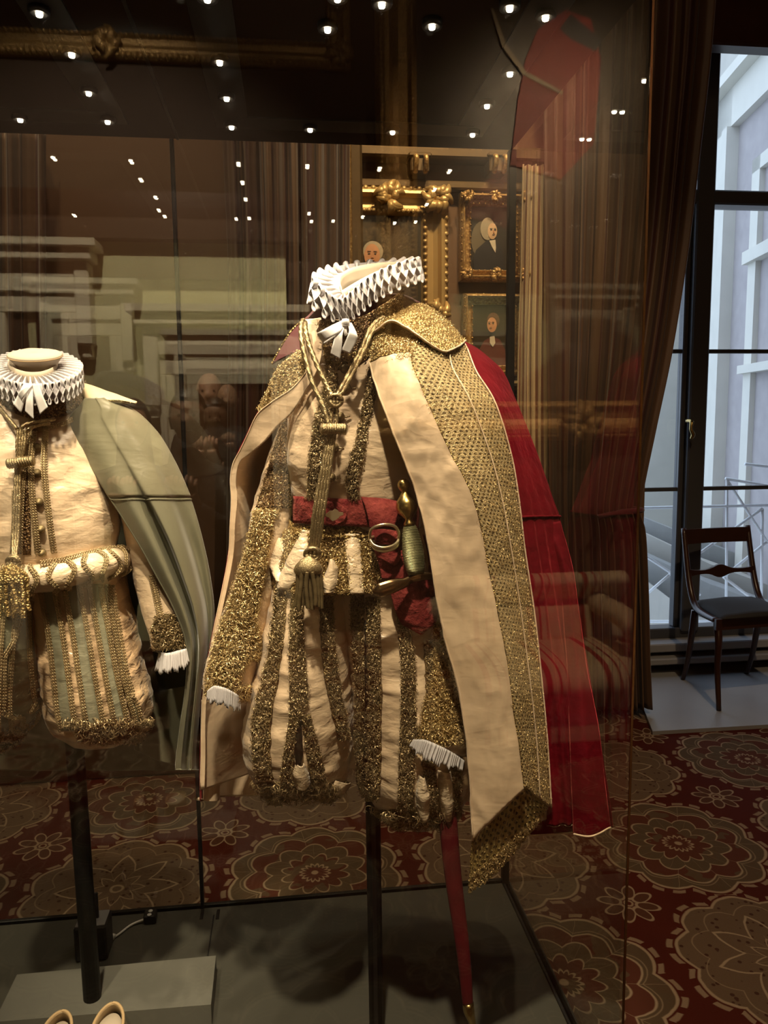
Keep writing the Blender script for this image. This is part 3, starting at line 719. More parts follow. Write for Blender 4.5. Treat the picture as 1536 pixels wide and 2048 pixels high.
# ---- tall window with bluish daylight
wz = lambda py: P(1450, py, YW)[2]
wx = lambda px: P(px, 840, YW)[0]
z_top, z_t0, z_t1, z_b = wz(82), wz(415), wz(386), wz(1247)
win = box('window_1', (XJ, YW-.06, z_t0), (XR, YW+.06, z_t1), 'frame_paint', None, .008); struct(win); win['label'] = 'tall window with dark frame, daylight and a stone house outside'
box('head', (XJ, YW-.05, z_top), (XR, YW+.05, z_top+.25), 'frame_paint', win, .008)
xm0, xm1 = wx(1356), wx(1401)
box('mullion', (xm0+.03, YW-.07, z_b-.02), (xm1, YW+.05, z_top), 'frame_paint', win, .008)
box('mullion_bead', (xm0, YW-.03, z_b), (xm0+.03, YW+.03, z_t0), 'frame_paint', win, .006)
box('side_stile', (XJ, YW-.04, z_b), (XJ+.03, YW+.04, z_top), 'frame_paint', win, .004)
for py in (703, 976):
    z_ = wz(py); box('glazing_bar', (XJ+.03, YW-.015, z_-.011), (xm0, YW+.015, z_+.011), 'frame_paint', win, .002); box('glazing_bar', (xm1, YW-.015, z_-.011), (XR, YW+.015, z_+.011), 'frame_paint', win, .002)
zz = [z_b, wz(976), wz(703), z_t0]
for k in range(3):
    box('pane', (XJ+.03, YW-.003, zz[k]+.011), (xm0, YW+.003, zz[k+1]-.011), 'glass', win, 0)
    box('pane', (xm1, YW-.003, zz[k]+.011), (XR, YW+.003, zz[k+1]-.011), 'glass', win, 0)
box('pane', (XJ+.03, YW-.003, z_t1+.01), (XR, YW+.003, z_top-.01), 'glass', win, 0)
box('bottom_rail', (XJ, YW-.05, z_b-.075), (XR, YW+.05, z_b), 'frame_paint', win, .006)
boxes('sill', [((XJ, YW-.16, wz(1282)), (XR, YW, wz(1266))), ((XJ, YW-.20, wz(1302)), (XR, YW, wz(1290)))], 'slab', win, .006)
# espagnolette handle
hc = P(1379, 858, YW-.10)
tube('window_handle', [hc+(0, .03, .045), hc+(0, -.02, .04), hc+(-.008, -.03, .0), hc+(.006, -.03, -.03), hc+(-.002, -.025, -.055)], [.012, .012, .009, .012, .008], 'brass', win, n_=16)
struct(box('wall_window_base', (XJ, YW-.04, 0), (XR, YW+.12, z_b-.07), 'wall_brown', None, 0))
struct(box('wall_window_head', (XJ, YW-.04, z_top+.24), (XR, YW+.12, ZC), 'dark_wood', None, 0))
ps = P(1500, 60, YB); struct(box('trim_5', (XJ-.05, YB+.1, ps[2]-.02), (XR, YB+.2, ZC), 'dark_wood', None, .01))
a = Z(1305, 1470); b = Z(1262, 1420)
V, F = extr([(a[0], a[1], 0), (XR-.01, a[1]-.02, 0), (XR-.01, YW-.05, 0), (XJ+.0, YW-.05, 0), (XJ, b[1]+.1, 0), (b[0]+.06, b[1], 0)], (0, 0, .018))
sl = mk('trim_6', V, F, 'slab', None, smooth=False); fixn(sl); struct(sl); sl['label'] = 'pale grey floor slab in front of the window'

# ---- outside: stone house, cornice roof, balcony railing
g0 = struct(box('ground_outside', (-6, YW+.3, -1.2), (22, 26, -1.0), 'lead', None, 0))
fa = P(1418, 840, 8.0); fb = P(1600, 840, 5.9)
bld = thing('building', 'pale stone house with moulded window surround outside the window', 'building', (fa[0], 8, -1))
dr = (fb-fa); dr[2] = 0; dr /= np.linalg.norm(dr); nr = np.array([dr[1], -dr[0], 0])   # outward toward the viewer's left
if np.dot(nr, -fa) < 0: nr = -nr
def fq(s0, s1, z0_, z1_, d0, d1): # box in facade coordinates
    o_ = np.array([fa[0], fa[1], 0]); V = []
    for s_ in (s0, s1):
        for d_ in (d0, d1):
            for z_ in (z0_, z1_): V.append(o_+dr*s_+nr*d_+np.array([0, 0, z_]))
    return np.array(V), [(0, 1, 3, 2), (4, 6, 7, 5), (0, 4, 5, 1), (2, 3, 7, 6), (0, 2, 6, 4), (1, 5, 7, 3)]
def fbx(name, L, mat, parent=bld):
    o = joined(name, [fq(*l) for l in L], mat, parent, None, False); fixn(o); return o
def fs(px): # distance along the facade at which pixel column px meets it
    d = ray(px, 840); A = np.array([[d[0], -dr[0]], [d[1], -dr[1]]]); t_, s_ = np.linalg.solve(A, fa[:2]); return s_, t_
def fz(px, py): s_, t_ = fs(px); return (_o+ray(px, py)*t_)[2]
s1460, s1500, s1533 = fs(1458)[0], fs(1500)[0], fs(1536)[0]
zt = fz(1440, 225); zi = fz(1460, 275)
fbx('wall', [(-.6, 4, -1, 7, -.4, 0)], 'facade')
fbx('far_wall', [(-.9, -.5, -1, 7, -4, .0)], 'facade')
fbx('window_surround', [(fs(1424)[0], s1460, -1, zt, 0, .10), (fs(1424)[0], 4, zi, zt, 0, .10), (fs(1418)[0], 4, zt, zt+.10, 0, .22), (fs(1448)[0], s1460, -1, zi, .10, .14)], 'facade_trim')
fbx('recess_wall', [(s1460, 4, -1, zi, .0, .02)], 'facade_dk')
zi2 = fz(1510, 330)
fbx('inner_jamb', [(fs(1497)[0], fs(1512)[0], -1, zi2, .02, .07), (fs(1497)[0], 4, zi2-.12, zi2, .02, .07), (fs(1495)[0], 4, fz(1520, 525), fz(1520, 500), .02, .12), (fs(1495)[0], 4, fz(1520, 745), fz(1520, 728), .02, .12)], 'facade_trim')
bw = thing('building', 'far pale rendered wall seen through the narrow left casement', 'building', P(1330, 700, 9.5)*np.array([1, 1, 0])+np.array([0, 0, -1]))
q0 = P(1200, 840, 9.6); q1 = P(1424, 840, 9.2)
V, F = extr([(q0[0], q0[1], -1), (q1[0], q1[1], -1), (q1[0], q1[1], 7), (q0[0], q0[1], 7)], (0, .3, 0)); o = mk('wall', V, F, 'facade', bw, smooth=False); fixn(o)
rf = thing('parapet', 'grey stepped lead parapet outside, sloping behind the chair', 'parapet', P(1340, 1100, 7)*np.array([1, 1, 0]) + np.array([0, 0, -1]))
for k, (ya, ybb, w0) in enumerate(((1040, 1100, 7.6), (1070, 1140, 7.1), (1112, 1180, 6.6), (1160, 1270, 6.1))):
    p0 = P(1280, ya-8, w0); p1 = P(1420, ybb-12, w0-.5); p2 = P(1620, ybb+60, w0-1.0)
    V, F = extr([p0, p1, p2, p2-(0, 0, 1.2), p1-(0, 0, 1.2), p0-(0, 0, 1.2)], (0.1, .5, 0)); o = mk('ledge', V, F, 'lead' if k % 2 == 0 else 'facade', rf, smooth=False); fixn(o)
rl = thing('railing', 'white metal railing with crossed bars outside the window', 'railing', P(1454, 1240, 5.2))
Y5 = 5.2
bars = [((1451, 957), (1560, 976)), ((1280, 1016), (1560, 1010)), ((1454, 957), (1452, 1240)), ((1525, 1017), (1522, 1240)), ((1454, 960), (1560, 1123)), ((1426, 1087), (1525, 1017)), ((1447, 1154), (1560, 1062)), ((1285, 1108), (1338, 1143)), ((1296, 1186), (1338, 1150)), ((1338, 1143), (1400, 1190)), ((1338, 1150), (1426, 1087)), ((1447, 1154), (1560, 1240)), ((1490, 928), (1560, 936)), ((1280, 1243), (1560, 1243))]
for (a, b) in bars:
    tube('rail_bar', [P(*a, Y5), P(*b, Y5)], .011, 'railing', rl, seg=6)

# ---- chair by the window
rl0 = Z(1364, 1364, .018); fl0 = Z(1433, 1424, .018); rr0 = Z(1470, 1354, .018)
ex = rr0-rl0; ex[2] = 0; Wc = np.linalg.norm(ex); ex /= Wc; ey = fl0-rl0; ey[2] = 0; Dc = np.linalg.norm(ey); ey /= Dc
Wc = .44; Dc = .40
def CH(x_, y_, z_): return rl0+ex*x_+ey*y_+np.array([0, 0, z_])
ch = thing('side_chair', 'dark mahogany side chair with black seat standing before the window', 'chair', CH(Wc/2, Dc/2, 0))
for x_, nm in ((0.02, 'a'), (Wc-.02, 'b')):
    tube('stile', [CH(x_, -.10, .83), CH(x_, -.055, .70), CH(x_, .0, .56), CH(x_, .06, .47), CH(x_, .13, .435), CH(x_, .24, .43), CH(x_, .36, .435)], [.014, .015, .017, .018, .018, .017, .016], 'dark_wood', ch, seg=8, n_=30)
    tube('leg', [CH(x_, .09, .42), CH(x_, .06, .28), CH(x_, .02, .12), CH(x_, -.035, .0)], [.018, .017, .014, .012], 'dark_wood', ch, seg=8, n_=16)
    tube('leg', [CH(x_, .36, .43), CH(x_, .385, .34), CH(x_, .385, .20), CH(x_, .42, .0)], [.02, .018, .015, .012], 'dark_wood', ch, seg=8, n_=16)
V = []; 
def slat(name, z0_, z1_, y0_, oval=False):
    G = []
    for t_ in np.linspace(0, 1, 25):
        x_ = .02+t_*(Wc-.04); bow = -.02*sin(pi*t_); h = (z1_-z0_)/2; zc_ = (z0_+z1_)/2
        if oval: h = .010+.026*math.exp(-((t_-.5)/.13)**2)+.012*(abs(t_-.5)*2)**6
        G.append([CH(x_, y0_+bow-.009, zc_-h), CH(x_, y0_+bow+.009, zc_-h), CH(x_, y0_+bow+.009, zc_+h), CH(x_, y0_+bow-.009, zc_+h)])
    V, F = capped(np.array(G)); o = mk(name, V, F, 'dark_wood', ch, smooth=False); fixn(o)
slat('top_rail', .745, .825, -.085); slat('cross_rail', .58, .62, -.01, True)
G = []
for t_ in np.linspace(0, 1, 12):
    y_ = .05+t_*.34; s_ = .46 + .012*sin(pi*t_)
    G.append([CH(x_, y_, z_) for x_, z_ in ((.035, s_-.05), (.03, s_-.012), (.06, s_+.004), (Wc/2, s_+.012), (Wc-.06, s_+.004), (Wc-.03, s_-.012), (Wc-.035, s_-.05))])
V, F = capped(np.array(G)); o = mk('seat', V, F, 'cloth_dk', ch); fixn(o); o['label'] = 'black upholstered drop-in seat'
V, F = extr([CH(.0, .39, .395), CH(Wc, .39, .395), CH(Wc, .39, .45), CH(.0, .39, .45)], -ey*.02); o = mk('front_rail', V, F, 'dark_wood', ch, smooth=False); fixn(o)

# ================================================================ REAR OF THE ROOM (seen mirrored in the panes)
# big portrait in a red coat
x0 = PF(752, 500, YR)[0]; x1 = PF(1535, 500, YR)[0]; zb = PF(1150, 880, YR)[2]; zt_ = ZC-.02
tr_ = frame_pic('painting', 'huge gilt framed portrait of a man in a red coat, mirrored in the front pane', x0, x1, zb, zt_+.0, YR, .27, face=1, dpt=.12)
yq = YR+.03
def ppf(L): return [(PF(a_, b_, yq)[0], PF(a_, b_, yq)[2]) for a_, b_ in L]
poly('painted_coat', [(a_, min(b_, ZC-.35)) for a_, b_ in ppf([(1020, 330), (1035, 200), (1050, 120), (1075, 60), (1130, 22), (1180, 40), (1200, 120), (1195, 200), (1185, 290), (1120, 360)])], yq, 'paint_red', tr_, face=1)
poly('painted_belt', ppf([(1118, 60), (1140, 30), (1205, 85), (1190, 105), (1140, 80)]), yq+.004, 'paint_black', tr_, face=1)
poly('painted_sword', ppf([(980, 20), (985, 20), (1010, 90), (1050, 145), (1125, 186), (1122, 192), (1045, 152), (1003, 96)]), yq+.006, 'paint_grey', tr_, face=1)
# second picture: only its lower rail is mirrored at the upper left
x0 = PF(-300, 60, YR)[0]; x1 = PF(700, 60, YR)[0]; zb = PF(300, 128, YR)[2]
frame_pic('painting', 'wide gilt framed dark painting high up, mirrored at the upper left', x0, x1, zb, ZC-.01, YR, .16, face=1, dpt=.08, canvas='canvas2')
# two carved ivory door cases with dark doors
def doorcase(n_, cxp, wpx, ytop, label):
    a_ = PB(cxp-wpx/2, ytop, YR); b_ = PB(cxp+wpx/2, ytop, YR); xa, xb = sorted((a_[0], b_[0])); zt2 = a_[2]; y_ = YR+.02
    d = box('door_%d' % n_, (xa+.16, y_, 0), (xb-.16, y_+.05, zt2-.42), 'dark_wood', None, .005); struct(d); d['label'] = label
    for x_ in (xa+.06, xb-.16):
        boxes('jamb', [((x_, y_, 0), (x_+.10, y_+.09, zt2-.42)), ((x_+.02, y_+.09, 0), (x_+.05, y_+.11, zt2-.42))], 'white_wood', d, .006)
    boxes('lintel', [((xa+.05, y_, zt2-.42), (xb-.05, y_+.09, zt2-.30)), ((xa+.02, y_, zt2-.30), (xb-.02, y_+.12, zt2-.12)), ((xa-.06, y_, zt2-.12), (xb+.06, y_+.2, zt2-.05)), ((xa-.1, y_, zt2-.05), (xb+.1, y_+.24, zt2))], 'white_wood', d, .006)
    for x_ in (xa-.02, xb-.06): boxes('console', [((x_, y_, zt2-.62), (x_+.09, y_+.14, zt2-.12)), ((x_+.015, y_, zt2-.7), (x_+.075, y_+.09, zt2-.6))], 'white_wood', d, .01)
    for k in range(3):
        for q in (0, 1):
            xa2 = xa+.22+q*(xb-xa-.44)/2+.02; xb2 = xa2+(xb-xa-.44)/2-.05; z_ = .25+k*(zt2-.7)/3
            box('door_panel', (xa2, y_+.05, z_), (xb2, y_+.062, z_+(zt2-.7)/3-.1), 'dark_wood', d, .008)
doorcase(1, 470, 230, 665, 'ivory door case with carved lintel, mirrored between the costumes')
doorcase(2, 175, 170, 565, 'tall ivory door case mirrored above the left costume')
# striped sofa
sx0 = PF(905, 1340, -.8)[0]; sx1 = PF(1292, 1340, -.8)[0]; sz = PF(1150, 1340, -.8)[2]
bx0 = PF(900, 1155, -1.15)[0]; bx1 = PF(1270, 1155, -1.15)[0]; bz = PF(1150, 1155, -1.2)[2]
so = thing('sofa', 'red and cream striped sofa, mirrored over the red cloak', 'sofa', ((sx0+sx1)/2, -1.1, 0))
def roll(name, x0_, x1_, prof, mat, parent):   # profile in (y, z) swept along x, uv along x
    pr_ = cr(np.array(prof, float), 40); nx_ = 60; xs = np.linspace(x0_, x1_, nx_)
    G = np.zeros((40, nx_, 3)); G[..., 0] = xs[None]; G[..., 1] = pr_[:, :1]; G[..., 2] = pr_[:, 1:]
    return gridmesh(name, G, mat, parent, .02, n=None)
roll('seat_cushion', sx0, sx1, [(-1.35, sz+.0), (-1.1, sz+.02), (-.85, sz+.01), (-.77, sz-.06), (-.80, sz-.15), (-.83, sz-.20)], 'sofa', so)
roll('seat_rail', sx0+.01, sx1-.01, [(-.83, sz-.20), (-.82, sz-.25), (-.82, sz-.32)], 'sofa', so)
roll('backrest', bx0, bx1, [(-1.22, sz), (-1.26, sz+.15), (-1.30, bz-.14), (-1.22, bz-.03), (-1.28, bz+.01), (-1.38, bz-.04), (-1.40, bz-.2), (-1.36, .25)], 'sofa', so)
for x_ in (sx0+.05, sx1-.05):
    for y_ in (-.86, -1.32): lath('leg', [(.028, 0), (.034, .03), (.02, .06), (.03, sz-.30)], (x_, y_, 0), 'dark_wood', so, seg=10)
boxes('underframe', [((sx0+.02, -1.34, sz-.34), (sx1-.02, -.86, sz-.27))], 'dark_wood', so)
for x_, s_ in ((sx0, 1), (sx1, -1)):
    tube('arm_roll', [(x_+s_*.03, -1.3, sz+.17), (x_+s_*.03, -.95, sz+.17), (x_+s_*.03, -.86, sz+.14)], .05, 'sofa', so, seg=14, n_=12)

# visitors whose reflections show between the costumes
def visitor(name, label, px, py, yv, skin, hair, longhair, beard, face_dir=0, scale=1.0, camera=False):
    h = PB(px, py, yv); hx, hy, hz = h; S = scale
    t = thing('person', label, 'person', (hx, hy, 0), None)
    V = [(0, 0, hz-.72), (0, 0, hz-.60), (0, -.01, hz-.42), (0, 0, hz-.28), (0, 0, hz-.19), (0, .005, hz-.12)]
    R = [.13, .12, .135, .12, .055, .05]; E_ = [(0, 1), (1, 2), (2, 3), (3, 4), (4, 5)]
    for s_ in (-1, 1):
        k = len(V); V += [(s_*.17, 0, hz-.27), (s_*.22, .02, hz-.50), (s_*.13, .20, hz-.44), (s_*.05, .27, hz-.36), (s_*.09, 0, hz-.80), (s_*.10, .01, hz-1.16), (s_*.10, -.02, .07), (s_*.10, .12, .035)]
        R += [.062, .046, .036, .03, .085, .058, .042, .032]; E_ += [(3, k), (k, k+1), (k+1, k+2), (k+2, k+3), (0, k+4), (k+4, k+5), (k+5, k+6), (k+6, k+7)]
    me = bpy.data.meshes.new('body'); me.from_pydata([(a_, b_, c_) for a_, b_, c_ in V], E_, []); me.materials.append(MT['cloth_dk'])
    o = bpy.data.objects.new('body', me); C.objects.link(o); o.parent = t
    sk = o.modifiers.new('s', 'SKIN'); sv = me.skin_vertices[0].data
    for k, r_ in enumerate(R): sv[k].radius = (r_*(1.15 if k < 4 else 1), r_*(.8 if k < 4 else 1))
    sv[0].use_root = True
    ss = o.modifiers.new('u', 'SUBSURF'); ss.levels = ss.render_levels = 2
    # head with face
    nv_, nu_ = 28, 28; G = np.zeros((nv_, nu_, 3))
    for a_ in range(nv_):
        for b_ in range(nu_):
            la = pi*(a_+.5)/nv_; lo = 2*pi*b_/nu_; x_ = sin(la)*sin(lo); y_ = sin(la)*cos(lo); z_ = cos(la)
            q = np.array([x_*.075, y_*.092, z_*.115]); fr_ = max(0, y_)
            if z_ < -.2: q[0] *= 1-.25*(-z_-.2)
            q[1] += fr_*.028*math.exp(-((x_/.16)**2+((z_+.12)/.17)**2))       # nose
            q[1] -= fr_*.012*math.exp(-(((abs(x_)-.38)/.16)**2+((z_-.10)/.12)**2))  # eye sockets
            q[1] += fr_*.010*math.exp(-((x_/.3)**2+((z_+.48)/.10)**2)) + fr_*.012*math.exp(-((x_/.25)**2+((z_+.82)/.15)**2))
            G[a_, b_] = h+q
    V2, F2 = capped(G); hd_ = mk('head', V2, F2, skin, t)
    for s_ in (-1, 1):
        lath('eye', [(0, -.009), (.007, -.006), (.010, 0), (.007, .006), (0, .009)], h+np.array([s_*.029, .072, .012]), 'eye', hd_, seg=10)
        lath('ear', [(0, -.006), (.02, -.004), (.026, .002), (.012, .006)], h+np.array([s_*.076, -.005, -.01]), skin, hd_, axis=(s_, .2, 0), seg=12, sq=.6)
    blob('mouth', h[0], h[2]-.055, .024, .007, h[1]+.090, 'paint_maroon', hd_, face=1, n_=10, dome=.003)
    if hair:
        G = np.zeros((22, 28, 3))
        for a_ in range(22):
            for b_ in range(28):
                la = pi*(.02+.62*a_/21); lo = 2*pi*b_/28; x_ = sin(la)*sin(lo); y_ = sin(la)*cos(lo); z_ = cos(la)
                kx = 1.14
                if y_ > .25 and z_ < .62: y_ = .25+.02*(y_); kx = 1.16
                q = np.array([x_*.075*kx, y_*.092*1.12-.008, z_*.115*1.10+.006]); G[a_, b_] = h+q
        if longhair:
            add = []
            for k in range(10):
                L_ = G[-1].copy(); f_ = (k+1)/10; L_[:, 2] -= .26*f_; L_[:, 0] = h[0]+(L_[:, 0]-h[0])*(1+.35*f_); L_[:, 1] = np.where(L_[:, 1] > h[1]+.01, h[1]+.01, L_[:, 1]); add.append(L_)
            G = np.concatenate([G, np.array(add)])
        V3, F3 = capped(G); mk('hair', V3, F3[:-1], 'hair', t)
    if beard: joined('beard', [lathe([(0, -.085), (.035, -.07), (.052, -.03), (.045, .012), (0, .02)], h+np.array([0, .055, -.065]), (0, .12, 1), 14, .8)], 'hair', t)
    # hands with five fingers, holding a phone-sized nothing: loosely curled at the chest
    for s_ in (-1, 1):
        b0 = np.array([hx+s_*.05, hy+.27, hz-.36]); L = [(np.array([b0, b0+(-s_*.015, .03, .03), b0+(-s_*.02, .045, .06)]), [.026, .036, .030], 8)]
        for k in range(4):
            o_ = b0+np.array([-s_*.02+(k-1.5)*.018, .048, .062]); l_ = (.065, .075, .07, .055)[k]
            L.append((np.array([o_, o_+(0, .012, l_*.5), o_+(0, -.008, l_*.8), o_+(0, -.028, l_*.85)]), [.0095, .009, .008, .006], 8))
        L.append((np.array([b0+(-s_*.02, .02, .02), b0+(-s_*.06, .025, .045), b0+(-s_*.072, .02, .07)]), [.012, .011, .008], 8))
        tubes('hand', L, skin, t, seg=8)
    return t
visitor('w', 'woman with long black hair in a dark coat, reflected left of the cloak edge', 345, 848, -1.75, 'skin', True, True, False)
visitor('m', 'bald bearded man in a dark coat, hindmost of the three reflected visitors', 455, 800, -2.3, 'skin', False, False, True)
visitor('w2', 'dark-haired person in front of the bald man, reflected between the costumes', 432, 838, -1.3, 'skin2', True, False, False)

# ================================================================ THE CASE
cs = thing('display_case', 'large glass display case with dark grey deck holding two costumes', 'display case', (-.5, (FG+BG)/2, 0))
CXL = -1.75
box('deck', (CXL, FG, DECK-.03), (SIDE-.012, BG, DECK), 'deck', cs, .001)
box('plinth', (CXL, FG+.01, .0), (SIDE-.02, BG-.01, DECK-.03), 'black', cs, .002)
box('base_rail', (CXL, BG, DECK-.05), (SIDE+.004, BG+.010, DECK+.008), 'black', cs, .001)
box('base_rail', (SIDE-.012, FG, DECK-.05), (SIDE-.006, BG, DECK+.003), 'black', cs, .001)
box('base_rail', (SIDE+.0035, FG, DECK-.05), (SIDE+.008, BG, DECK+.004), 'black', cs, .001)
box('front_pane', (CXL, FG-.008, DECK-.02), (SIDE-.004, FG, LID+.08), 'glass', cs, 0)
box('side_pane', (SIDE-.004, FG-.008, DECK-.02), (SIDE+.004, BG+.006, LID+.08), 'glass', cs, 0)
xp = P(372, 1000, BG)[0]
box('back_pane', (CXL, BG, DECK), (xp-.004, BG+.008, LID), 'glass', cs, 0)
box('back_pane', (xp+.004, BG, DECK), (SIDE-.008, BG+.008, LID), 'glass', cs, 0)
box('back_post', (xp-.004, BG-.004, DECK), (xp+.004, BG+.012, LID), 'black', cs, .001)
box('corner_post', (SIDE-.012, BG-.008, DECK), (SIDE+.004, BG+.012, LID), 'black', cs, .001)
box('corner_seal', (SIDE-.004, FG-.0095, DECK), (SIDE+.005, FG-.0035, LID), 'ring', cs, .0005, label='thin shining polished glass corner edge') if False else None
box('corner_seal', (SIDE+.0005, FG-.0105, DECK), (SIDE+.0045, FG-.0085, LID), 'bronze', cs, .0003, label='thin shining strip along the front corner of the glass')
box('lid', (CXL, FG, LID), (SIDE-.004, BG, LID+.09), 'lid', cs, .001)
# channels in the lid and their lamps
def LZ(px, py): return Z(px, py, LID-.004)
leds = [(143, 101), (177, 179), (215, 237), (78, 18), (40, 233), (439, 117), (453, 190), (463, 248), (620, 253), (655, 50), (864, 44), (974, 205), (1020, 140), (945, 263), (785, 258)]
pos = [LZ(*p) for p in leds]
xa = np.mean([pos[k][0] for k in (0, 1, 2)]); xb = np.mean([pos[k][0] for k in (5, 6, 7)]); xc = np.mean([pos[k][0] for k in (11, 12, 13)])
yb_ = np.mean([pos[k][1] for k in (7, 8, 14, 13)])
for x_ in (xa, xb, xc): box('lamp_channel', (x_-.032, FG+.01, LID-.003), (x_+.032, yb_+.03, LID+.001), 'chan', cs, .0005)
box('lamp_channel', (xb, yb_-.03, LID-.0036), (xc, yb_+.03, LID+.001), 'chan', cs, .0005)
box('lamp_channel', (CXL, yb_-.03, LID-.0036), (xa, yb_+.03, LID+.001), 'chan', cs, .0005)
xs_ = LZ(300, 140)[0]; box('lid_seam', (xs_-.003, FG, LID-.002), (xs_+.003, BG, LID+.001), 'chan', cs, .0003)
extra = [(xb, 1.17), (xa, 1.17), (xc, 1.17), ((xb+xc)/2, 1.16), (xb+.18, 1.15), (xc-.06, 1.15), (xa-.25, 1.16), (xa+.2, 1.16)]  # unseen front row, added to light the costume fronts
led0 = None
def led(x_, y_):
    global led0
    V, F = lathe([(0, 0), (.011, 0), (.013, .004), (.013, .0045)], (x_, y_, LID-.010), (0, 0, 1), 14)
    if led0 is None:
        t = thing('spotlight', 'small round warm spotlight sunk in the lid of the case', 'spotlight', (x_, y_, LID-.01), 'small spotlights sunk in the case lid')
        lath('bezel', [(.0105, 0), (.0145, -.001), (.0155, .002), (.0155, .009), (.0105, .009)], (x_, y_, LID-.011), 'black', t, seg=16)
        lath('lens', [(0, 0), (.0042, 0), (.0050, .003), (.0042, .005), (0, .005)], (x_, y_, LID-.0140), 'led', t, seg=14); led0 = t
    else:
        t = led0.copy(); C.objects.link(t); t.location = (x_, y_, LID-.01)
        for c_ in list(led0.children): d_ = c_.copy(); C.objects.link(d_); d_.parent = t
    return t
nms = ['middle one of the left lid channel', 'middle left channel, one before its rear corner', 'rear corner of the left lid channel', 'front end of the left lid channel', 'rear cross channel at the far left', 'third lamp from the back in the middle lid channel', 'second lamp from the back in the middle lid channel', 'rear corner of the middle lid channel', 'rear cross channel left of the middle', 'bare lid between middle and right channels, left one', 'bare lid between middle and right channels, right one', 'second lamp from the back in the right lid channel', 'third lamp from the back in the right lid channel', 'rear corner of the right lid channel', 'rear cross channel right of the middle']
for p, n_ in zip(pos, nms): led(p[0], p[1])['label'] = 'small warm spotlight, '+n_
for (x_, y_), n_ in zip(extra, ('middle channel', 'left channel', 'right channel', 'lid between the channels', 'lid right of the middle channel', 'lid left of the right channel', 'lid left of the left channel', 'lid right of the left channel')): led(x_, y_)['label'] = 'small warm spotlight added close above the front pane, '+n_
KEY = 12.0  # strongest beams come from the added front row
lamp('SPOT', (xb, 1.18, LID-.03), KEY*1.6, (1, .79, .54), (.0, 1.30, 1.2), .010, 75, .7, 'case_spot')
lamp('SPOT', (xb+.12, 1.15, LID-.03), KEY*1.3, (1, .79, .54), (.08, 1.30, .9), .010, 75, .7, 'case_spot')
lamp('SPOT', (xc-.02, 1.16, LID-.03), KEY*1.2, (1, .79, .54), (.2, 1.28, 1.1), .010, 80, .7, 'case_spot')
lamp('SPOT', (xa+.05, 1.16, LID-.03), KEY*1.5, (1, .79, .54), (-.55, 1.36, 1.1), .010, 75, .7, 'case_spot')
lamp('SPOT', (xa-.25, 1.16, LID-.03), KEY*.8, (1, .79, .54), (-.55, 1.38, .9), .010, 75, .7, 'case_spot')
for k in (6, 7, 11, 13, 14, 8, 1, 2): lamp('SPOT', (pos[k][0], pos[k][1], LID-.03), KEY*.22, (1, .79, .54), (pos[k][0], pos[k][1]-.04, 0), .010, 90, .6, 'case_spot')
lamp('SPOT', (-.18, -.3, 4.35), 820, (1, .79, .54), (.02, 1.28, .95), .07, 20, .7, 'added_spot')  # added far spots over the camera, evening out the costume light
lamp('SPOT', (-.9, -.25, 4.35), 380, (1, .79, .54), (-.55, 1.35, .95), .07, 16, .7, 'added_spot')
# slots and deck joint
for px in (404, 436):
    a = Z(px, 1829, DECK); box('deck_slot', (a[0]-.004, a[1]-.018, DECK-.001), (a[0]+.004, a[1]+.018, DECK+.0008), 'chan', cs, 0)
a = Z(425, 1850, DECK); box('deck_joint', (a[0]-.0015, FG+.02, DECK-.001), (a[0]+.0015, BG-.03, DECK+.0006), 'black', cs, 0)
# pale board lying in the case
V, F = extr([Z(34, 1949, DECK+.045), Z(432, 1911, DECK+.045), Z(422, 2009, DECK+.045), Z(-12, 2044, DECK+.045)], (0, 0, -.044))
o = mk('riser_board', V, F, 'board', None, smooth=False); fixn(o); tag(o, 'low pale grey riser block lying on the deck behind the cream shoes', 'riser')
# humidity box with cable
a = Z(150, 1927, DECK); b = Z(213, 1927, DECK); D1 = .06
hb = thing('control_box', 'black box with silver top and white cable behind the left post', 'box', (a[0], a[1], DECK))
zt3 = P(150, 1858, a[1])[2]
box('housing', (a[0], a[1], DECK), (b[0], a[1]+D1, zt3), 'black', hb, .004)
box('top_plate', (a[0]+.003, a[1]+.004, zt3), (b[0]-.003, a[1]+D1-.004, zt3+.002), 'slab', hb, .0005)
c_ = P(190, 1800, a[1]+.03); boxes('aerial', [((c_[0]-.006, a[1]+.028, zt3), (c_[0]+.006, a[1]+.034, c_[2]+.016))], 'black', hb, .001)
box('display_strip', (c_[0]-.004, a[1]+.0265, c_[2]-.012), (c_[0]-.001, a[1]+.028, c_[2]+.012), 'plug', hb, 0)
e = Z(302, 1836, DECK+.01)
tube('cable', [Z(200, 1862, DECK+.05), Z(214, 1835, DECK+.05), Z(222, 1850, DECK+.03), Z(222, 1874, DECK+.006), Z(235, 1870, DECK+.004), Z(262, 1850, DECK+.004), Z(290, 1838, DECK+.008)], .0026, 'plug', hb, n_=40, seg=8)
tube('cable_tie', [Z(218, 1872, DECK+.008), Z(228, 1874, DECK+.008)], .007, 'plug', hb, seg=8)
sw = thing('switch_box', 'small black box with two round white buttons on the deck', 'box', (e[0], e[1], DECK))
box('housing', (e[0]-.016, e[1]-.01, DECK), (e[0]+.012, e[1]+.018, DECK+.022), 'black', sw, .003)
for s_ in (-.004, .010): lath('button', [(0, 0), (.005, 0), (.005, .002), (0, .002)], (e[0]-.002, e[1]+s_-.002, DECK+.0215), 'plug', sw, seg=12)
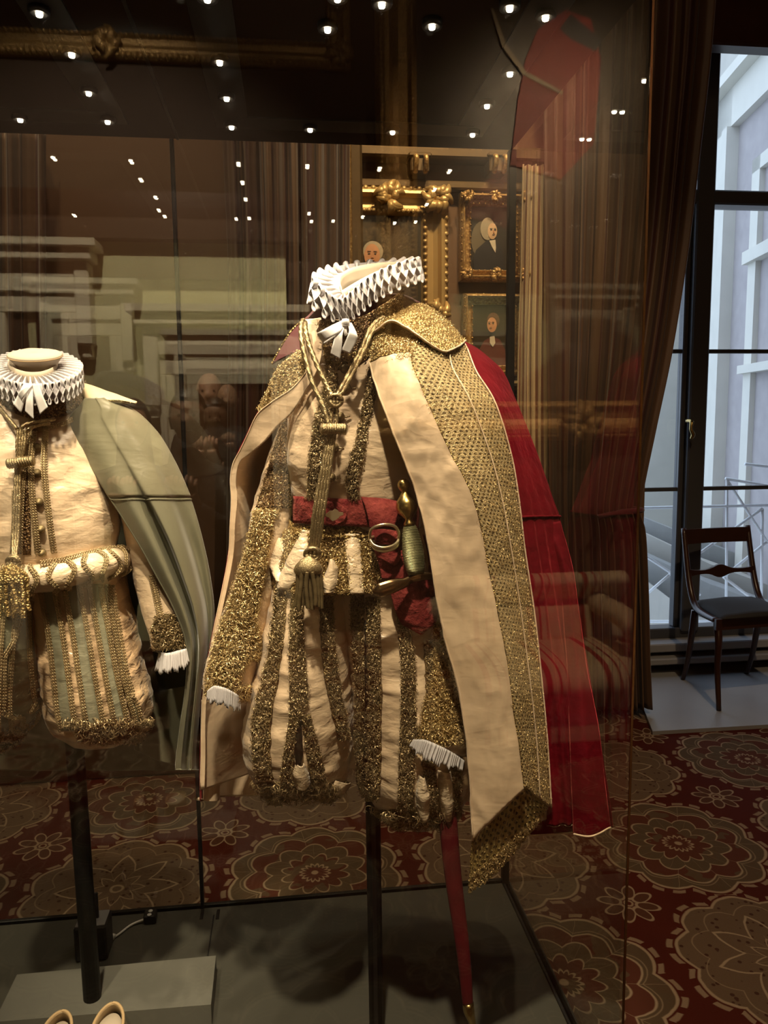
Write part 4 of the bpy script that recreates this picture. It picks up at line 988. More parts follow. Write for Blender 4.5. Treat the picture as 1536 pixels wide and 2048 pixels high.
# ================================================================ CENTRE COSTUME
def stand(name, label, top, bot, r_, wy):
    a = P(*top, wy); b = P(*bot, wy); b = Z(bot[0], bot[1], DECK) if False else b
    d = (b-a); k = (DECK-a[2])/d[2]; b = a+d*k; t = thing(name, label, 'stand', b)
    tube('pole', [a, b], r_, 'post', t, seg=16, n_=2)
    lath('socket', [(r_*1.35, 0), (r_*1.35, .012), (r_*1.05, .016)], b, 'black', t, seg=18)
    return t, a
st, _a = stand('mannequin_stand', 'black pole carrying the central gold and cream costume', (744, 1500), (753, 2048), .0135, 1.315)
box('groove', (_a[0]-.0035, _a[1]-.0145, .32), (_a[0]+.0035, _a[1]-.0125, 1.0), 'chan', st, 0)

# ---- doublet
TOR = Loft([(640, 640, 800, 1.35, .055), (690, 628, 815, 1.34, .065), (725, 598, 850, 1.335, .085), (790, 584, 862, 1.335, .105), (860, 580, 858, 1.33, .118), (930, 581, 850, 1.325, .122), (990, 588, 842, 1.325, .118), (1030, 592, 840, 1.33, .112), (1070, 592, 838, 1.33, .112)])
db = thing('doublet', 'cream satin doublet with tarnished gold lace strips on the central mannequin', 'doublet', P(700, 1040, 1.33))
Gt = TOR.full(110, 130); Gt = disp(Gt, .005, (22, 22, 34), True, True); Gt = disp(Gt, .004, (9, 9, 26), True, seed=5)
gridmesh('body', Gt, 'satin', db, .002, closed=True)
def lacepatch(nm, L, E, parent, mat='gold_old', cm='curl_old', n_=700, wob=5, seed=0, off=.003, rr=(.0015, .0038), nv=70, nu=10):
    G = L.patch(E, nv, nu, off, wob, seed); G = disp(G, .002, (160, 160, 160), seed=seed)
    gridmesh(nm, G, mat, parent, .0015); G2 = G
    return G2
g1 = lacepatch('lace_strip', TOR, [(700, 652, 672), (760, 650, 676), (850, 628, 664), (900, 620, 658), (960, 616, 650), (1000, 614, 650)], db, seed=1)
g2 = lacepatch('lace_strip', TOR, [(735, 738, 760), (790, 730, 752), (830, 722, 742), (880, 712, 732), (920, 700, 728), (960, 690, 716), (1000, 700, 716)], db, seed=4, wob=7)
curls('loose_thread', [g1, g2], 5200, 'curl_old', db)
g3 = TOR.patch([(650, 650, 770), (690, 645, 750), (715, 650, 735), (740, 655, 700)], 24, 22, .004, 6, 9); gridmesh('neck_lace', g3, 'gold', db, .0015)
curls('neck_thread', g3, 1500, 'curl', db)
# standing collar of the doublet below the ruff
NK = rows([[(638, 668, 1.26), (652, 690, 1.22), (685, 705, 1.205), (720, 700, 1.215), (760, 680, 1.25), (800, 655, 1.33)],
           [(634, 655, 1.27), (655, 665, 1.23), (690, 672, 1.215), (725, 665, 1.22), (765, 645, 1.26), (806, 620, 1.34)],
           [(636, 640, 1.28), (660, 640, 1.24), (690, 640, 1.22), (725, 632, 1.23), (768, 608, 1.27), (808, 580, 1.35)]])
G = disp(cr(cr(NK, 26, 0), 40, 1), .004, (60, 60, 60)); gridmesh('standing_collar', G, 'brownlace', db, .003); curls('collar_thread', G, 900, 'curl_old', db, r=(.001, .003))
# buttons with cord loops
for k, (px, py) in enumerate(((692, 775), (680, 833), (668, 895), (662, 955), (690, 738))):
    q = TOR.pt(px, py, None, .006)
    V, F = lathe([(0, -.006), (.005, -.005), (.0078, 0), (.0065, .004), (.003, .0065), (0, .007)], q, (-.1, -1, .1), 14); b_ = mk('button', V, F, 'cord_dark', db)
    if k < 4: tube('button_loop', [TOR.pt(px+2, py+1, None, .004), TOR.pt(px+10, py+2, None, .004), TOR.pt(px+20, py+1-2*k % 3, None, .003)], .0012, 'cord', b_, seg=6, n_=8)
# sleeves
SL = Loft([(760, 575, 640, 1.40, .05), (850, 560, 625, 1.40, .05), (930, 535, 604, 1.385, .05), (1020, 508, 582, 1.35, .048), (1080, 498, 572, 1.33, .046), (1140, 482, 555, 1.32, .045), (1200, 462, 545, 1.31, .045), (1250, 444, 532, 1.30, .045), (1300, 426, 522, 1.29, .045), (1350, 414, 512, 1.28, .044), (1385, 410, 500, 1.275, .042, .15), (1402, 412, 494, 1.275, .040, .25)])
G = disp(SL.full(110, 60), .006, (24, 24, 30), True, True, 3); gridmesh('sleeve', G, 'satin', db, .002, closed=True, label='sleeve nearly covered with bright gold lace')
sl0 = SL.patch([(800, 578, 630), (900, 546, 610), (1016, 512, 580)], 50, 16, .003); gridmesh('sleeve_lace', disp(sl0, .003, (90, 90, 90)), 'brownlace', db, .0015); curls('sleeve_thread', sl0, 1200, 'curl_old', db)  # darker brown lace: the cloak's shade on the upper sleeve put into colour
sl1 = SL.patch([(1020, 509, 560), (1050, 505, 545), (1110, 490, 536), (1180, 468, 525), (1240, 447, 512), (1290, 430, 524), (1320, 422, 515)], 60, 20, .004, 5, 2)
sl2 = SL.patch([(1320, 420, 500), (1350, 415, 482), (1375, 412, 478), (1392, 414, 476)], 24, 18, .005, 4, 6)
sl3 = SL.patch([(1372, 478, 500), (1400, 476, 494)], 10, 8, .006, 2, 7)
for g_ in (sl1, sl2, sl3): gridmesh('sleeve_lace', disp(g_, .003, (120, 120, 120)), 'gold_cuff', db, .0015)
curls('sleeve_thread', [sl1, sl2, sl3], 9000, 'curl', db, r=(.002, .007))
SR = Loft([(1120, 868, 950, 1.245, .03), (1200, 862, 955, 1.235, .034), (1270, 862, 955, 1.225, .036), (1330, 858, 952, 1.215, .036), (1380, 850, 950, 1.205, .036), (1430, 838, 950, 1.20, .036), (1470, 832, 946, 1.195, .036, .25), (1500, 828, 940, 1.195, .036, .42)])
G = disp(SR.full(90, 60), .004, (24, 24, 30), True, True, 8); gridmesh('sleeve', G, 'satin', db, .002, closed=True, label='sleeve with wide gold lace, half under the cloak front')
sr1 = SR.patch([(1180, 870, 940), (1250, 866, 940), (1330, 866, 940), (1380, 856, 940), (1420, 842, 940), (1458, 836, 940)], 50, 20, .004, 5, 2)
sr2 = SR.patch([(1452, 836, 944), (1474, 833, 944), (1492, 830, 940)], 14, 26, .006, 2, 5)
for g_ in (sr1, sr2): gridmesh('sleeve_lace', disp(g_, .002, (120, 120, 120)), 'gold_cuff', db, .0015)
curls('sleeve_thread', [sr1, sr2], 3600, 'curl', db, r=(.0015, .0045))
def frill(name, top, bot, n_, parent, deep=.003):
    """pleated linen cuff between two pixel polylines with depth"""
    A = cr(rows([top, bot]), n_*8, 1); t = np.linspace(0, 1, n_*8); A = cr(A, 7, 0)
    nn = normals(A); amp = deep*np.linspace(.25, 1, 7)[:, None]*(.6*np.sin(2*pi*n_*(t+.02*np.sin(t*23)))+.6*pn(np.stack([t*n_*1.3, t*0+n_, t*0], -1)))[None]
    A = A+nn*amp[..., None]; A[..., 2] += .003*(np.sin(t*31)+.7*np.sin(t*73))[None]*np.linspace(0, 1, 7)[:, None]
    return gridmesh(name, A, 'linen', parent, .0012, label='white pleated linen cuff frill')
frill('cuff_frill', [(414, 1382, 1.225), (428, 1372, 1.212), (450, 1376, 1.21), (470, 1386, 1.22), (482, 1396, 1.235)], [(414, 1400, 1.225), (428, 1405, 1.208), (450, 1410, 1.206), (468, 1417, 1.218), (480, 1418, 1.235)], 24, db)
frill('cuff_frill', [(826, 1479, 1.165), (850, 1480, 1.150), (880, 1492, 1.146), (905, 1505, 1.150), (930, 1522, 1.16)], [(820, 1494, 1.165), (840, 1511, 1.148), (868, 1526, 1.143), (896, 1532, 1.147), (926, 1540, 1.16)], 22, db, .0035)
# skirt tabs
PE = Loft([(1050, 580, 815, 1.33, .112), (1075, 572, 815, 1.33, .118), (1110, 562, 812, 1.328, .128), (1150, 552, 812, 1.326, .138), (1186, 545, 812, 1.324, .145)])
G = PE.full(24, 130); G = disp(G, .005, (30, 30, 14), True, seed=2); gridmesh('skirt', G, 'gold_cuff', db, .003, closed=True, label='skirt of bright gold lace tabs')
gp = PE.patch([(1060, 560, 800), (1186, 550, 800)], 20, 60, .003); curls('skirt_thread', gp, 5200, 'curl', db, r=(.0012, .0032), wd=.0005)
tube('waist_cord', [PE.pt(px, 1068+6*sin((px-600)/60), None, .005) for px in range(590, 765, 12)], .003, 'gold_cuff', db, seg=8, n_=50)
def puff(E_, nm='satin_puff', h_=.008, par=None, L=PE, mat='satin_puff', nv=30, nu=14, am=.005):
    G = L.patch(E_, nv, nu, .004); n_ = normals(G); t = np.sin(np.linspace(0, pi, nu))[None]; G = G+n_*(h_*t)[..., None]; G = disp(G, am, (45, 45, 16), ridge=True, seed=E_[0][1]); return gridmesh(nm, G, mat, par or db, .0015)
puff([(1062, 607, 618), (1085, 594, 617), (1110, 580, 614), (1140, 564, 606), (1165, 555, 590), (1180, 557, 575)], am=.006)
puff([(1078, 560, 566), (1100, 542, 568), (1130, 536, 560), (1165, 560, 566)])
puff([(1122, 662, 667), (1140, 655, 676), (1165, 645, 676), (1188, 650, 666)], h_=.012)
puff([(1068, 688, 718), (1110, 693, 722), (1150, 696, 725), (1188, 700, 728)], h_=.003, am=.003)

# ---- trunk hose
th_ = thing('trunk_hose', 'full cream satin trunk hose with gold lace bands on the central mannequin', 'breeches', P(720, 1640, 1.33))
LL = Loft([(1150, 562, 700, 1.33, .10), (1200, 548, 702, 1.325, .115), (1260, 538, 706, 1.32, .125), (1330, 524, 706, 1.315, .132), (1400, 511, 706, 1.312, .137), (1460, 499, 708, 1.31, .14), (1510, 489, 708, 1.31, .138), (1550, 492, 706, 1.31, .13), (1580, 505, 700, 1.315, .118), (1600, 530, 690, 1.32, .095), (1612, 575, 650, 1.325, .05)])
LR = Loft([(1150, 662, 850, 1.33, .10), (1200, 662, 862, 1.325, .113), (1260, 670, 880, 1.32, .12), (1330, 682, 900, 1.315, .123), (1400, 696, 920, 1.31, .126), (1460, 704, 935, 1.308, .128), (1520, 710, 948, 1.306, .13), (1580, 714, 952, 1.305, .128), (1615, 724, 948, 1.308, .118), (1640, 745, 930, 1.312, .10), (1658, 790, 895, 1.32, .055)])
def bil(G, s_): # horizontal billows
    return disp(disp(G, .008, (9, 9, 30), True, True, s_), .004, (28, 28, 50), True, seed=s_+3)
gridmesh('leg', bil(LL.full(130, 120), 2), 'satin', th_, .002, closed=True)
gridmesh('leg', bil(LR.full(130, 130), 9), 'satin', th_, .002, closed=True)
bandsL = [[(1175, 553, 574), (1230, 545, 568), (1300, 537, 562), (1384, 517, 548), (1450, 502, 538), (1510, 506, 536), (1560, 515, 545)],
          [(1185, 582, 606), (1250, 579, 607), (1330, 578, 612), (1400, 579, 617), (1440, 578, 600), (1500, 568, 588), (1560, 560, 588), (1595, 575, 600)],
          [(1430, 604, 622), (1480, 610, 634), (1540, 620, 650), (1590, 628, 655)],
          [(1185, 640, 666), (1260, 643, 668), (1320, 648, 672), (1380, 656, 682), (1430, 668, 692), (1480, 680, 698)]]
bandsR = [[(1185, 702, 728), (1260, 702, 726), (1330, 706, 728), (1400, 711, 730), (1500, 712, 728), (1590, 717, 737)],
          [(1195, 731, 759), (1300, 734, 761), (1400, 735, 761), (1500, 732, 759), (1600, 734, 758)],
          [(1230, 792, 818), (1320, 802, 830), (1420, 802, 832), (1520, 798, 830), (1620, 795, 826)],
          [(1280, 850, 872), (1400, 856, 878), (1530, 846, 872), (1630, 850, 876)], [(1530, 905, 925), (1630, 895, 918)]]
gs = []
for L_, B_, s_ in ((LL, bandsL, 2), (LR, bandsR, 9)):
    for k, E_ in enumerate(B_):
        g_ = L_.patch(E_, 90, 9, .0075, 3.5, k*7+s_); g_ = disp(disp(g_, .003, (140, 140, 140)), .003, (20, 20, 30)); gridmesh('lace_band', g_, 'gold_old', th_, .0045); gs.append(g_)
curls('loose_thread', gs, 19000, 'curl_old', th_, r=(.0014, .0042))
# slits with puffs of lining, gathered hems
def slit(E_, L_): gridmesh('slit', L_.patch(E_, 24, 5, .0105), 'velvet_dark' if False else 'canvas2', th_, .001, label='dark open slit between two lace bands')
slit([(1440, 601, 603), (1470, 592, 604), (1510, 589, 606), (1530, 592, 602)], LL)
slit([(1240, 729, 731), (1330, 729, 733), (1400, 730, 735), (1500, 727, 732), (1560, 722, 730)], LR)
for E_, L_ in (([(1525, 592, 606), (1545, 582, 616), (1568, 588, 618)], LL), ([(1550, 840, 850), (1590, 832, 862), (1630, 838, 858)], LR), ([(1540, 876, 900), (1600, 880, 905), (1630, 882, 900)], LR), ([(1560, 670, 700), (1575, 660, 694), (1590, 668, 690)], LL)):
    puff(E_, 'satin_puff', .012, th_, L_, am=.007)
for E_, L_, nm in (([(1566, 510, 690), (1600, 545, 675)], LL, 2), ([(1622, 735, 930), (1652, 790, 900)], LR, 3)):
    g_ = L_.patch(E_, 14, 50, .004, 6, nm); gridmesh('hem_lace', disp(g_, .004, (90, 90, 90)), 'gold_old', th_, .003); curls('hem_thread', g_, 1500, 'curl_old', th_, r=(.003, .009), wd=.0005, lift=.004)

# ---- ruffs
def ruff(t, loop, wvec, N, nm='pleats', A=.33, th=.0011, hgt=None):
    """loop rows: outer-top, outer-bottom, inner-top, inner-bottom pixel points with depth; N figure-of-eight sets"""
    ot, ob, it, ib = [cr(rows([l])[0], 360, 0, closed=True) for l in loop]
    per = 36; n_ = N*per; s = np.arange(n_)/n_; ph = 2*pi*N*s
    def ev(Q, ss): x_ = (ss % 1)*360; i0 = np.floor(x_).astype(int) % 360; f = (x_-np.floor(x_))[:, None]; return Q[i0]*(1-f)+Q[(i0+1) % 360]*f
    G = []
    for q in np.linspace(0, 1, 12):
        a_ = A/N*(q**1.3)*np.sin(2*ph)*1.0; h = .5+.5*np.sin(ph)*(.55+.45*q**.6)
        if q > .93: h = .5+.5*np.sin(ph)
        ss = s+a_; top = ev(it, ss)*(1-q)+ev(ot, ss)*q; bot = ev(ib, ss)*(1-q)+ev(ob, ss)*q
        G.append(top*h[:, None]+bot*(1-h)[:, None])
    G = np.array(G); o = gridmesh(nm, G, 'linen', t, th, closed=True)
    q_ = .80; a1 = it*(1-q_)+ot*q_; a2 = ib*(1-q_)+ob*q_; gridmesh('pleat_core', np.array([a1*.93+a2*.07, a1*.5+a2*.5, a1*.07+a2*.93]), 'linen', t, .001, closed=True)
    # band inside the opening
    B_ = np.array([it*1.0, it*.75+ib*.25, it*.5+ib*.5, ib]); gridmesh('neck_band', B_, 'linen_neck', t, .0015, closed=True)
    E_ = tubepts(G[-1], .0007, 5, closed=True); V, F = capped(E_, True); mk('rolled_edge', V, F, 'linen', t)
    return G
rf_ = thing('ruff', 'white pleated linen ruff above the central costume, higher on the right', 'ruff', P(735, 600, 1.26))
ot = [(681, 598, 1.165), (651, 582, 1.19), (624, 549, 1.25), (655, 530, 1.33), (700, 522, 1.385), (760, 518, 1.40), (812, 514, 1.38), (840, 514, 1.33), (812, 520, 1.275), (770, 534, 1.23), (735, 555, 1.20), (706, 578, 1.18)]
ob = [(694, 645, 1.175), (655, 640, 1.19), (614, 606, 1.25), (645, 585, 1.33), (700, 570, 1.385), (760, 568, 1.40), (822, 562, 1.38), (850, 563, 1.33), (822, 572, 1.275), (782, 588, 1.23), (748, 608, 1.20), (720, 630, 1.18)]
it = [(684, 580, 1.20), (681, 574, 1.21), (678, 560, 1.235), (684, 546, 1.28), (705, 535, 1.32), (745, 527, 1.34), (780, 524, 1.33), (796, 525, 1.315), (784, 530, 1.285), (757, 541, 1.25), (726, 556, 1.225), (700, 571, 1.205)]
ib = [(x_+8, y_+42, w_) for x_, y_, w_ in it]
ruff(rf_, (ot, ob, it, ib), None, 29, A=.34)
def ribbon(name, R, parent, mat='ribbon', nv=24, nu=6): return sheet(name, R, mat, parent, nv, nu, .0008)[0]
bw_ = thing('bow', 'white silk ribbon bow tied below the front of the central ruff', 'bow', P(690, 680, 1.165))
ribbon('loop', [[(686, 640, 1.172), (693, 646, 1.172)], [(664, 650, 1.155), (682, 662, 1.155)], [(642, 662, 1.15), (660, 676, 1.15)], [(634, 668, 1.16), (646, 686, 1.16)], [(650, 668, 1.17), (655, 684, 1.17)], [(690, 648, 1.176), (694, 656, 1.176)]], bw_)
ribbon('tail', [[(684, 642, 1.170), (694, 644, 1.170)], [(672, 668, 1.155), (686, 664, 1.155)], [(665, 690, 1.152), (684, 688, 1.152)], [(661, 707, 1.154), (680, 719, 1.154)]], bw_)
ribbon('tail', [[(694, 645, 1.168), (703, 645, 1.168)], [(698, 662, 1.154), (714, 668, 1.154)], [(690, 684, 1.155), (713, 684, 1.155)], [(683, 700, 1.158), (700, 708, 1.158)]], bw_)
ribbon('loop', [[(692, 645, 1.168), (697, 645, 1.168)], [(688, 660, 1.160), (694, 662, 1.160)], [(690, 672, 1.162), (698, 668, 1.162)], [(700, 662, 1.170), (702, 656, 1.170)], [(696, 646, 1.172), (700, 646, 1.172)]], bw_)
lath('knot', [(0, -.006), (.005, -.005), (.0065, 0), (.005, .005), (0, .006)], P(691, 645, 1.163), 'ribbon', bw_, seg=12)

# ---- cloak
ck = thing('cloak', 'long cloak of red velvet lined with cream satin and edged in gold openwork', 'cloak', P(800, 1650, 1.4))
def off_(G, d): return G+normals(G)*d
# front panel base: gold openwork from neck to outer edge
FR = [[(737, 662, 1.235), (772, 664, 1.235), (830, 668, 1.25), (880, 678, 1.28), (925, 684, 1.30)],
      [(740, 700, 1.215), (775, 694, 1.20), (830, 690, 1.205), (885, 695, 1.235), (932, 700, 1.275)],
      [(748, 742, 1.20), (782, 728, 1.18), (822, 722, 1.175), (890, 735, 1.195), (950, 745, 1.245)],
      [(776, 830, 1.17), (815, 815, 1.155), (855, 805, 1.15), (925, 800, 1.165), (988, 805, 1.215)],
      [(803, 905, 1.155), (850, 900, 1.142), (900, 905, 1.138), (965, 905, 1.155), (1020, 908, 1.205)],
      [(832, 985, 1.145), (885, 985, 1.134), (940, 985, 1.132), (990, 990, 1.148), (1036, 1000, 1.198)],
      [(858, 1090, 1.140), (910, 1085, 1.130), (966, 1080, 1.130), (1010, 1090, 1.145), (1048, 1100, 1.192)],
      [(880, 1230, 1.138), (935, 1220, 1.130), (990, 1215, 1.130), (1030, 1220, 1.145), (1066, 1225, 1.188)],
      [(915, 1370, 1.138), (965, 1365, 1.130), (1015, 1355, 1.130), (1048, 1360, 1.145), (1080, 1365, 1.182)],
      [(936, 1500, 1.138), (985, 1490, 1.130), (1031, 1480, 1.130), (1062, 1482, 1.145), (1091, 1485, 1.175)],
      [(945, 1675, 1.136), (993, 1625, 1.130), (1043, 1576, 1.130), (1070, 1592, 1.142), (1099, 1614, 1.165)]]
base = cr(cr(rows(FR), 150, 0), 81, 1)
fold = pn(base*np.array([10, 10, 2.2])+3)*.006
base = base+normals(base)*fold[..., None]
Gl = base[:, 38:]; Gl = off_(Gl, .0012)
gridmesh('lace_border', Gl, 'lace', ck, .002, label='broad gold openwork border')
top = base[:30, :42]; gridmesh('shoulder_lace', off_(top, .0005), 'lace', ck, .0015)
sat = base[25:, :41]; sat = disp(sat, .010, (11, 11, 8), seed=11); sat = disp(sat, .007, (22, 22, 15), ridge=True, seed=2); sat = disp(sat, .0022, (60, 60, 40), ridge=True, seed=7); sat = off_(sat, .0035)
gridmesh('satin_facing', sat, 'satin_flat', ck, .002, label='cream satin front facing')
def edging(name, pts, r_, mat, par, n_=80): return tube(name, pts, r_, mat, par, seg=6, n_=n_)
edging('piping', sat[:, 0], .0016, 'satin_flat', ck); edging('piping', sat[:, -1], .0010, 'gold', ck); edging('piping', off_(base, .003)[:, -1], .0014, 'satin_flat', ck)
edging('piping', sat[0], .0012, 'gold', ck); edging('braid', off_(Gl, .003)[:, 26][4:], .0011, 'satin_flat', ck)
curls('lace_thread', [off_(Gl, .001)], 7000, 'curl', ck, r=(.0010, .0026), wd=.00024, lift=.001)
curls('lace_thread', [off_(top, .001)], 2600, 'curl', ck, r=(.0012, .003), wd=.0004, lift=.001)
# turned hem of gold lace below the satin
HM = [[(945, 1676, 1.140), (972, 1655, 1.136), (1000, 1620, 1.136), (1043, 1577, 1.135), (1072, 1592, 1.145), (1099, 1615, 1.165)],
      [(942, 1712, 1.142), (972, 1690, 1.14), (1008, 1655, 1.142), (1048, 1616, 1.145), (1074, 1614, 1.15), (1096, 1620, 1.168)],
      [(940, 1750, 1.145), (972, 1725, 1.146), (1008, 1692, 1.150), (1045, 1655, 1.155), (1072, 1636, 1.16), (1088, 1628, 1.172)],
      [(937, 1785, 1.148), (966, 1765, 1.152), (1000, 1735, 1.158), (1034, 1698, 1.165), (1062, 1660, 1.168), (1082, 1636, 1.175)]]
G = cr(cr(rows(HM), 40, 0), 70, 1); uu = np.arange(70)
G = G+normals(G)*(.0022*np.sin(uu*1.35))[None, :, None]
o = gridmesh('hem_lace', G, 'lace_hem', ck, .002, label='ribbed gold lace hem turned to a point'); curls('hem_thread', G[26:], 1300, 'curl', ck, r=(.001, .003), wd=.0004)
edging('piping', G[-1], .0014, 'gold', ck); edging('piping', G[:, 0], .0011, 'gold', ck)
# velvet outside and satin lining: one shell round the back
def CC(y_): # contour on the right, contour on the left
    return (np.interp(y_, [672, 690, 700, 720, 745, 800, 870, 930, 1035, 1150, 1290, 1420, 1560, 1650], [905, 945, 960, 984, 1008, 1032, 1058, 1080, 1119, 1143, 1165, 1188, 1208, 1219]),
            np.interp(y_, [680, 728, 780, 812, 880, 925, 960, 1027, 1125, 1280, 1400, 1500, 1580], [604, 572, 540, 520, 488, 467, 463, 463, 456, 425, 406, 403, 402]))
lr = [(684, 925, 1.30), (700, 932, 1.28), (745, 950, 1.25), (805, 988, 1.22), (908, 1020, 1.21), (1000, 1036, 1.203), (1100, 1048, 1.197), (1225, 1066, 1.193), (1365, 1080, 1.187), (1485, 1091, 1.18), (1612, 1099, 1.17)]
SH = []
for k, y_ in enumerate([672, 690, 715, 745, 800, 870, 930, 1000, 1035, 1100, 1200, 1290, 1400, 1500, 1600, 1652]):
    xr_, xl_ = CC(y_); xe = np.interp(y_, [a[0] for a in lr], [a[1] for a in lr]); we = np.interp(y_, [a[0] for a in lr], [a[2] for a in lr])
    f = (y_-672)/980.0; wr_ = 1.36-.20*min(1, f*1.05); s = min(1, (y_-672)/260)
    lv = 0 if y_ < 1500 else (y_-1500)
    row_ = [(xe-6, y_+2, we+.004), (xe*.55+xr_*.45, y_, (we*.5+wr_*.5)-.004-.004*f), (xr_-(2 if f < .3 else 5), y_, wr_-.005), (xr_, y_, wr_+.012), (xr_-14*s, y_, wr_+.05)]
    bk = 1.40+.21*s
    row_ += [(xr_-(90+60*f)*s-10, y_-25*f, 1.42+.12*s), (820, y_-95*f, 1.43+.17*s), (740, y_-120*f, 1.43+.185*s), (650-20*s, y_-105*f, 1.41+.19*s), (np.interp(s, [0, 1], [620, xl_+75]), y_-50*f, 1.38+.16*s), (xl_+12, y_, 1.335+.06*s), (xl_, y_, 1.315+.045*s)]
    if y_ > 1590: row_ = [(a_, min(b_, 1590+(b_-1590)*.12) if i_ > 8 else b_, c_) for i_, (a_, b_, c_) in enumerate(row_)]
    SH.append(row_)
S = cr(cr(rows(SH), 150, 0), 200, 1)
tt_ = np.linspace(0, 1, 200); vv = np.linspace(0, 1, 150)
env = np.clip((vv-.25)*1.6, 0, 1)[:, None]*np.clip((tt_-.30)*6, 0, 1)[None]*np.clip((1-tt_)*8, 0, 1)[None]
c0 = S.mean(1, keepdims=True); nS = normals(S); sg = np.sign(((S-c0)*nS).sum()); nS = nS*sg
S = S+nS*(env*.022*np.sin(tt_*46+1.2*np.sin(vv*3)[:, None]))[..., None]
S = S+nS*(.004*pn(S*np.array([14, 14, 5])))[..., None]
env2 = np.clip((vv-.40)*2.2, 0, 1)[:, None]*np.clip(1-np.abs(tt_-.10)/.16, 0, 1)[None]
S = S-nS*(env2*.010*(.5+.5*np.sin(tt_*150+1.5*np.sin(vv*2.5)[:, None])))[..., None]
gridmesh('velvet_shell', S, 'velvet', ck, .0025, n=nS, label='red velvet outer cloth')
gridmesh('lining', (S-nS*.004)[:, 25:], 'satin_flat', ck, .001, n=nS[:, 25:], label='cream satin lining')
edging('hem_piping', (S-nS*.002)[-1], .0016, 'satin_flat', ck, 200)
# yoke seam and lifted yoke on the velvet; outer fold hanging at the right
yk = int(np.argmin(abs(np.array([S[i_, 60, 2] for i_ in range(150)])-P(1110, 1042, 1.25)[2])))
edging('yoke_seam', (S+nS*.001)[yk, :90], .0022, 'velvet', ck, 90)
FL = [[(1080, 1050, 1.268), (1098, 1046, 1.262), (1121, 1042, 1.268)], [(1115, 1140, 1.246), (1132, 1140, 1.232), (1148, 1145, 1.246)], [(1130, 1280, 1.214), (1150, 1280, 1.198), (1167, 1285, 1.214)],
      [(1138, 1420, 1.186), (1165, 1420, 1.170), (1190, 1422, 1.185)], [(1142, 1560, 1.160), (1178, 1562, 1.144), (1211, 1560, 1.158)], [(1147, 1668, 1.152), (1185, 1672, 1.133), (1222, 1655, 1.150)]]
o, G = sheet('velvet_fold', FL, 'velvet', ck, 90, 30, .003, .008, (26, 26, 4), label='bright red outer fold of velvet')
edging('piping', G[-1], .0016, 'satin_flat', ck); edging('piping', G[:, 0], .0009, 'velvet_worn', ck)
HF = [[(1062, 1638, 1.19), (1095, 1616, 1.185), (1150, 1614, 1.18)], [(1062, 1652, 1.20), (1100, 1636, 1.197), (1150, 1622, 1.19)], [(1052, 1671, 1.205), (1105, 1668, 1.20), (1150, 1664, 1.19)]]
sheet('turned_hem', HF[:2], 'satin_flat', ck, 12, 20, .002); sheet('turned_hem', [HF[1], HF[2]], 'velvet', ck, 12, 20, .002); edging('piping', rows([HF[2]])[0], .0016, 'satin_flat', ck, 20)
# left front: turned-back facing with lace
LF = [[(603, 644, 1.285), (640, 648, 1.265)], [(608, 672, 1.27), (644, 680, 1.25)], [(613, 700, 1.26), (643, 706, 1.245)], [(618, 732, 1.255), (634, 738, 1.245)], [(590, 772, 1.265), (614, 778, 1.255)], [(545, 803, 1.285), (584, 825, 1.27)],
      [(515, 828, 1.30), (556, 852, 1.285)], [(497, 866, 1.315), (524, 888, 1.30)], [(480, 900, 1.33), (498, 908, 1.32)], [(466, 928, 1.34), (478, 926, 1.335)], [(461, 962, 1.345), (471, 964, 1.342)], [(463, 1000, 1.345), (474, 1000, 1.342)], [(461, 1050, 1.345), (470, 1052, 1.342)],
      [(454, 1130, 1.345), (463, 1130, 1.342)], [(424, 1280, 1.345), (432, 1282, 1.342)], [(405, 1400, 1.345), (412, 1402, 1.342)], [(402, 1500, 1.345), (410, 1500, 1.342)], [(401, 1580, 1.345), (409, 1577, 1.342)]]
o, G = sheet('turned_facing', LF, 'satin_flat', ck, 160, 14, .002, .003, (20, 20, 16)); edging('piping', G[:, 0], .0012, 'satin_flat', ck)
LC = [[(598, 700, 1.275), (622, 704, 1.262)], [(556, 735, 1.29), (622, 732, 1.262)], [(538, 772, 1.30), (592, 772, 1.272)], [(528, 795, 1.31), (548, 803, 1.295)], [(516, 818, 1.318), (519, 826, 1.314)]]
o, G = sheet('lace_border', LC, 'lace', ck, 40, 20, .002, off=.002); curls('lace_thread', G, 900, 'curl', ck, r=(.001, .0028), wd=.0004)
# inner lower corner of the left front, lit cream lining
LI = [[(405, 1400, 1.35), (440, 1400, 1.39), (500, 1396, 1.47)], [(403, 1500, 1.35), (446, 1490, 1.39), (505, 1480, 1.47)], [(402, 1580, 1.35), (448, 1566, 1.39), (500, 1548, 1.45)]]
sheet('lining_corner', LI, 'satin_flat', ck, 40, 20, .002, .004, (18, 18, 6))
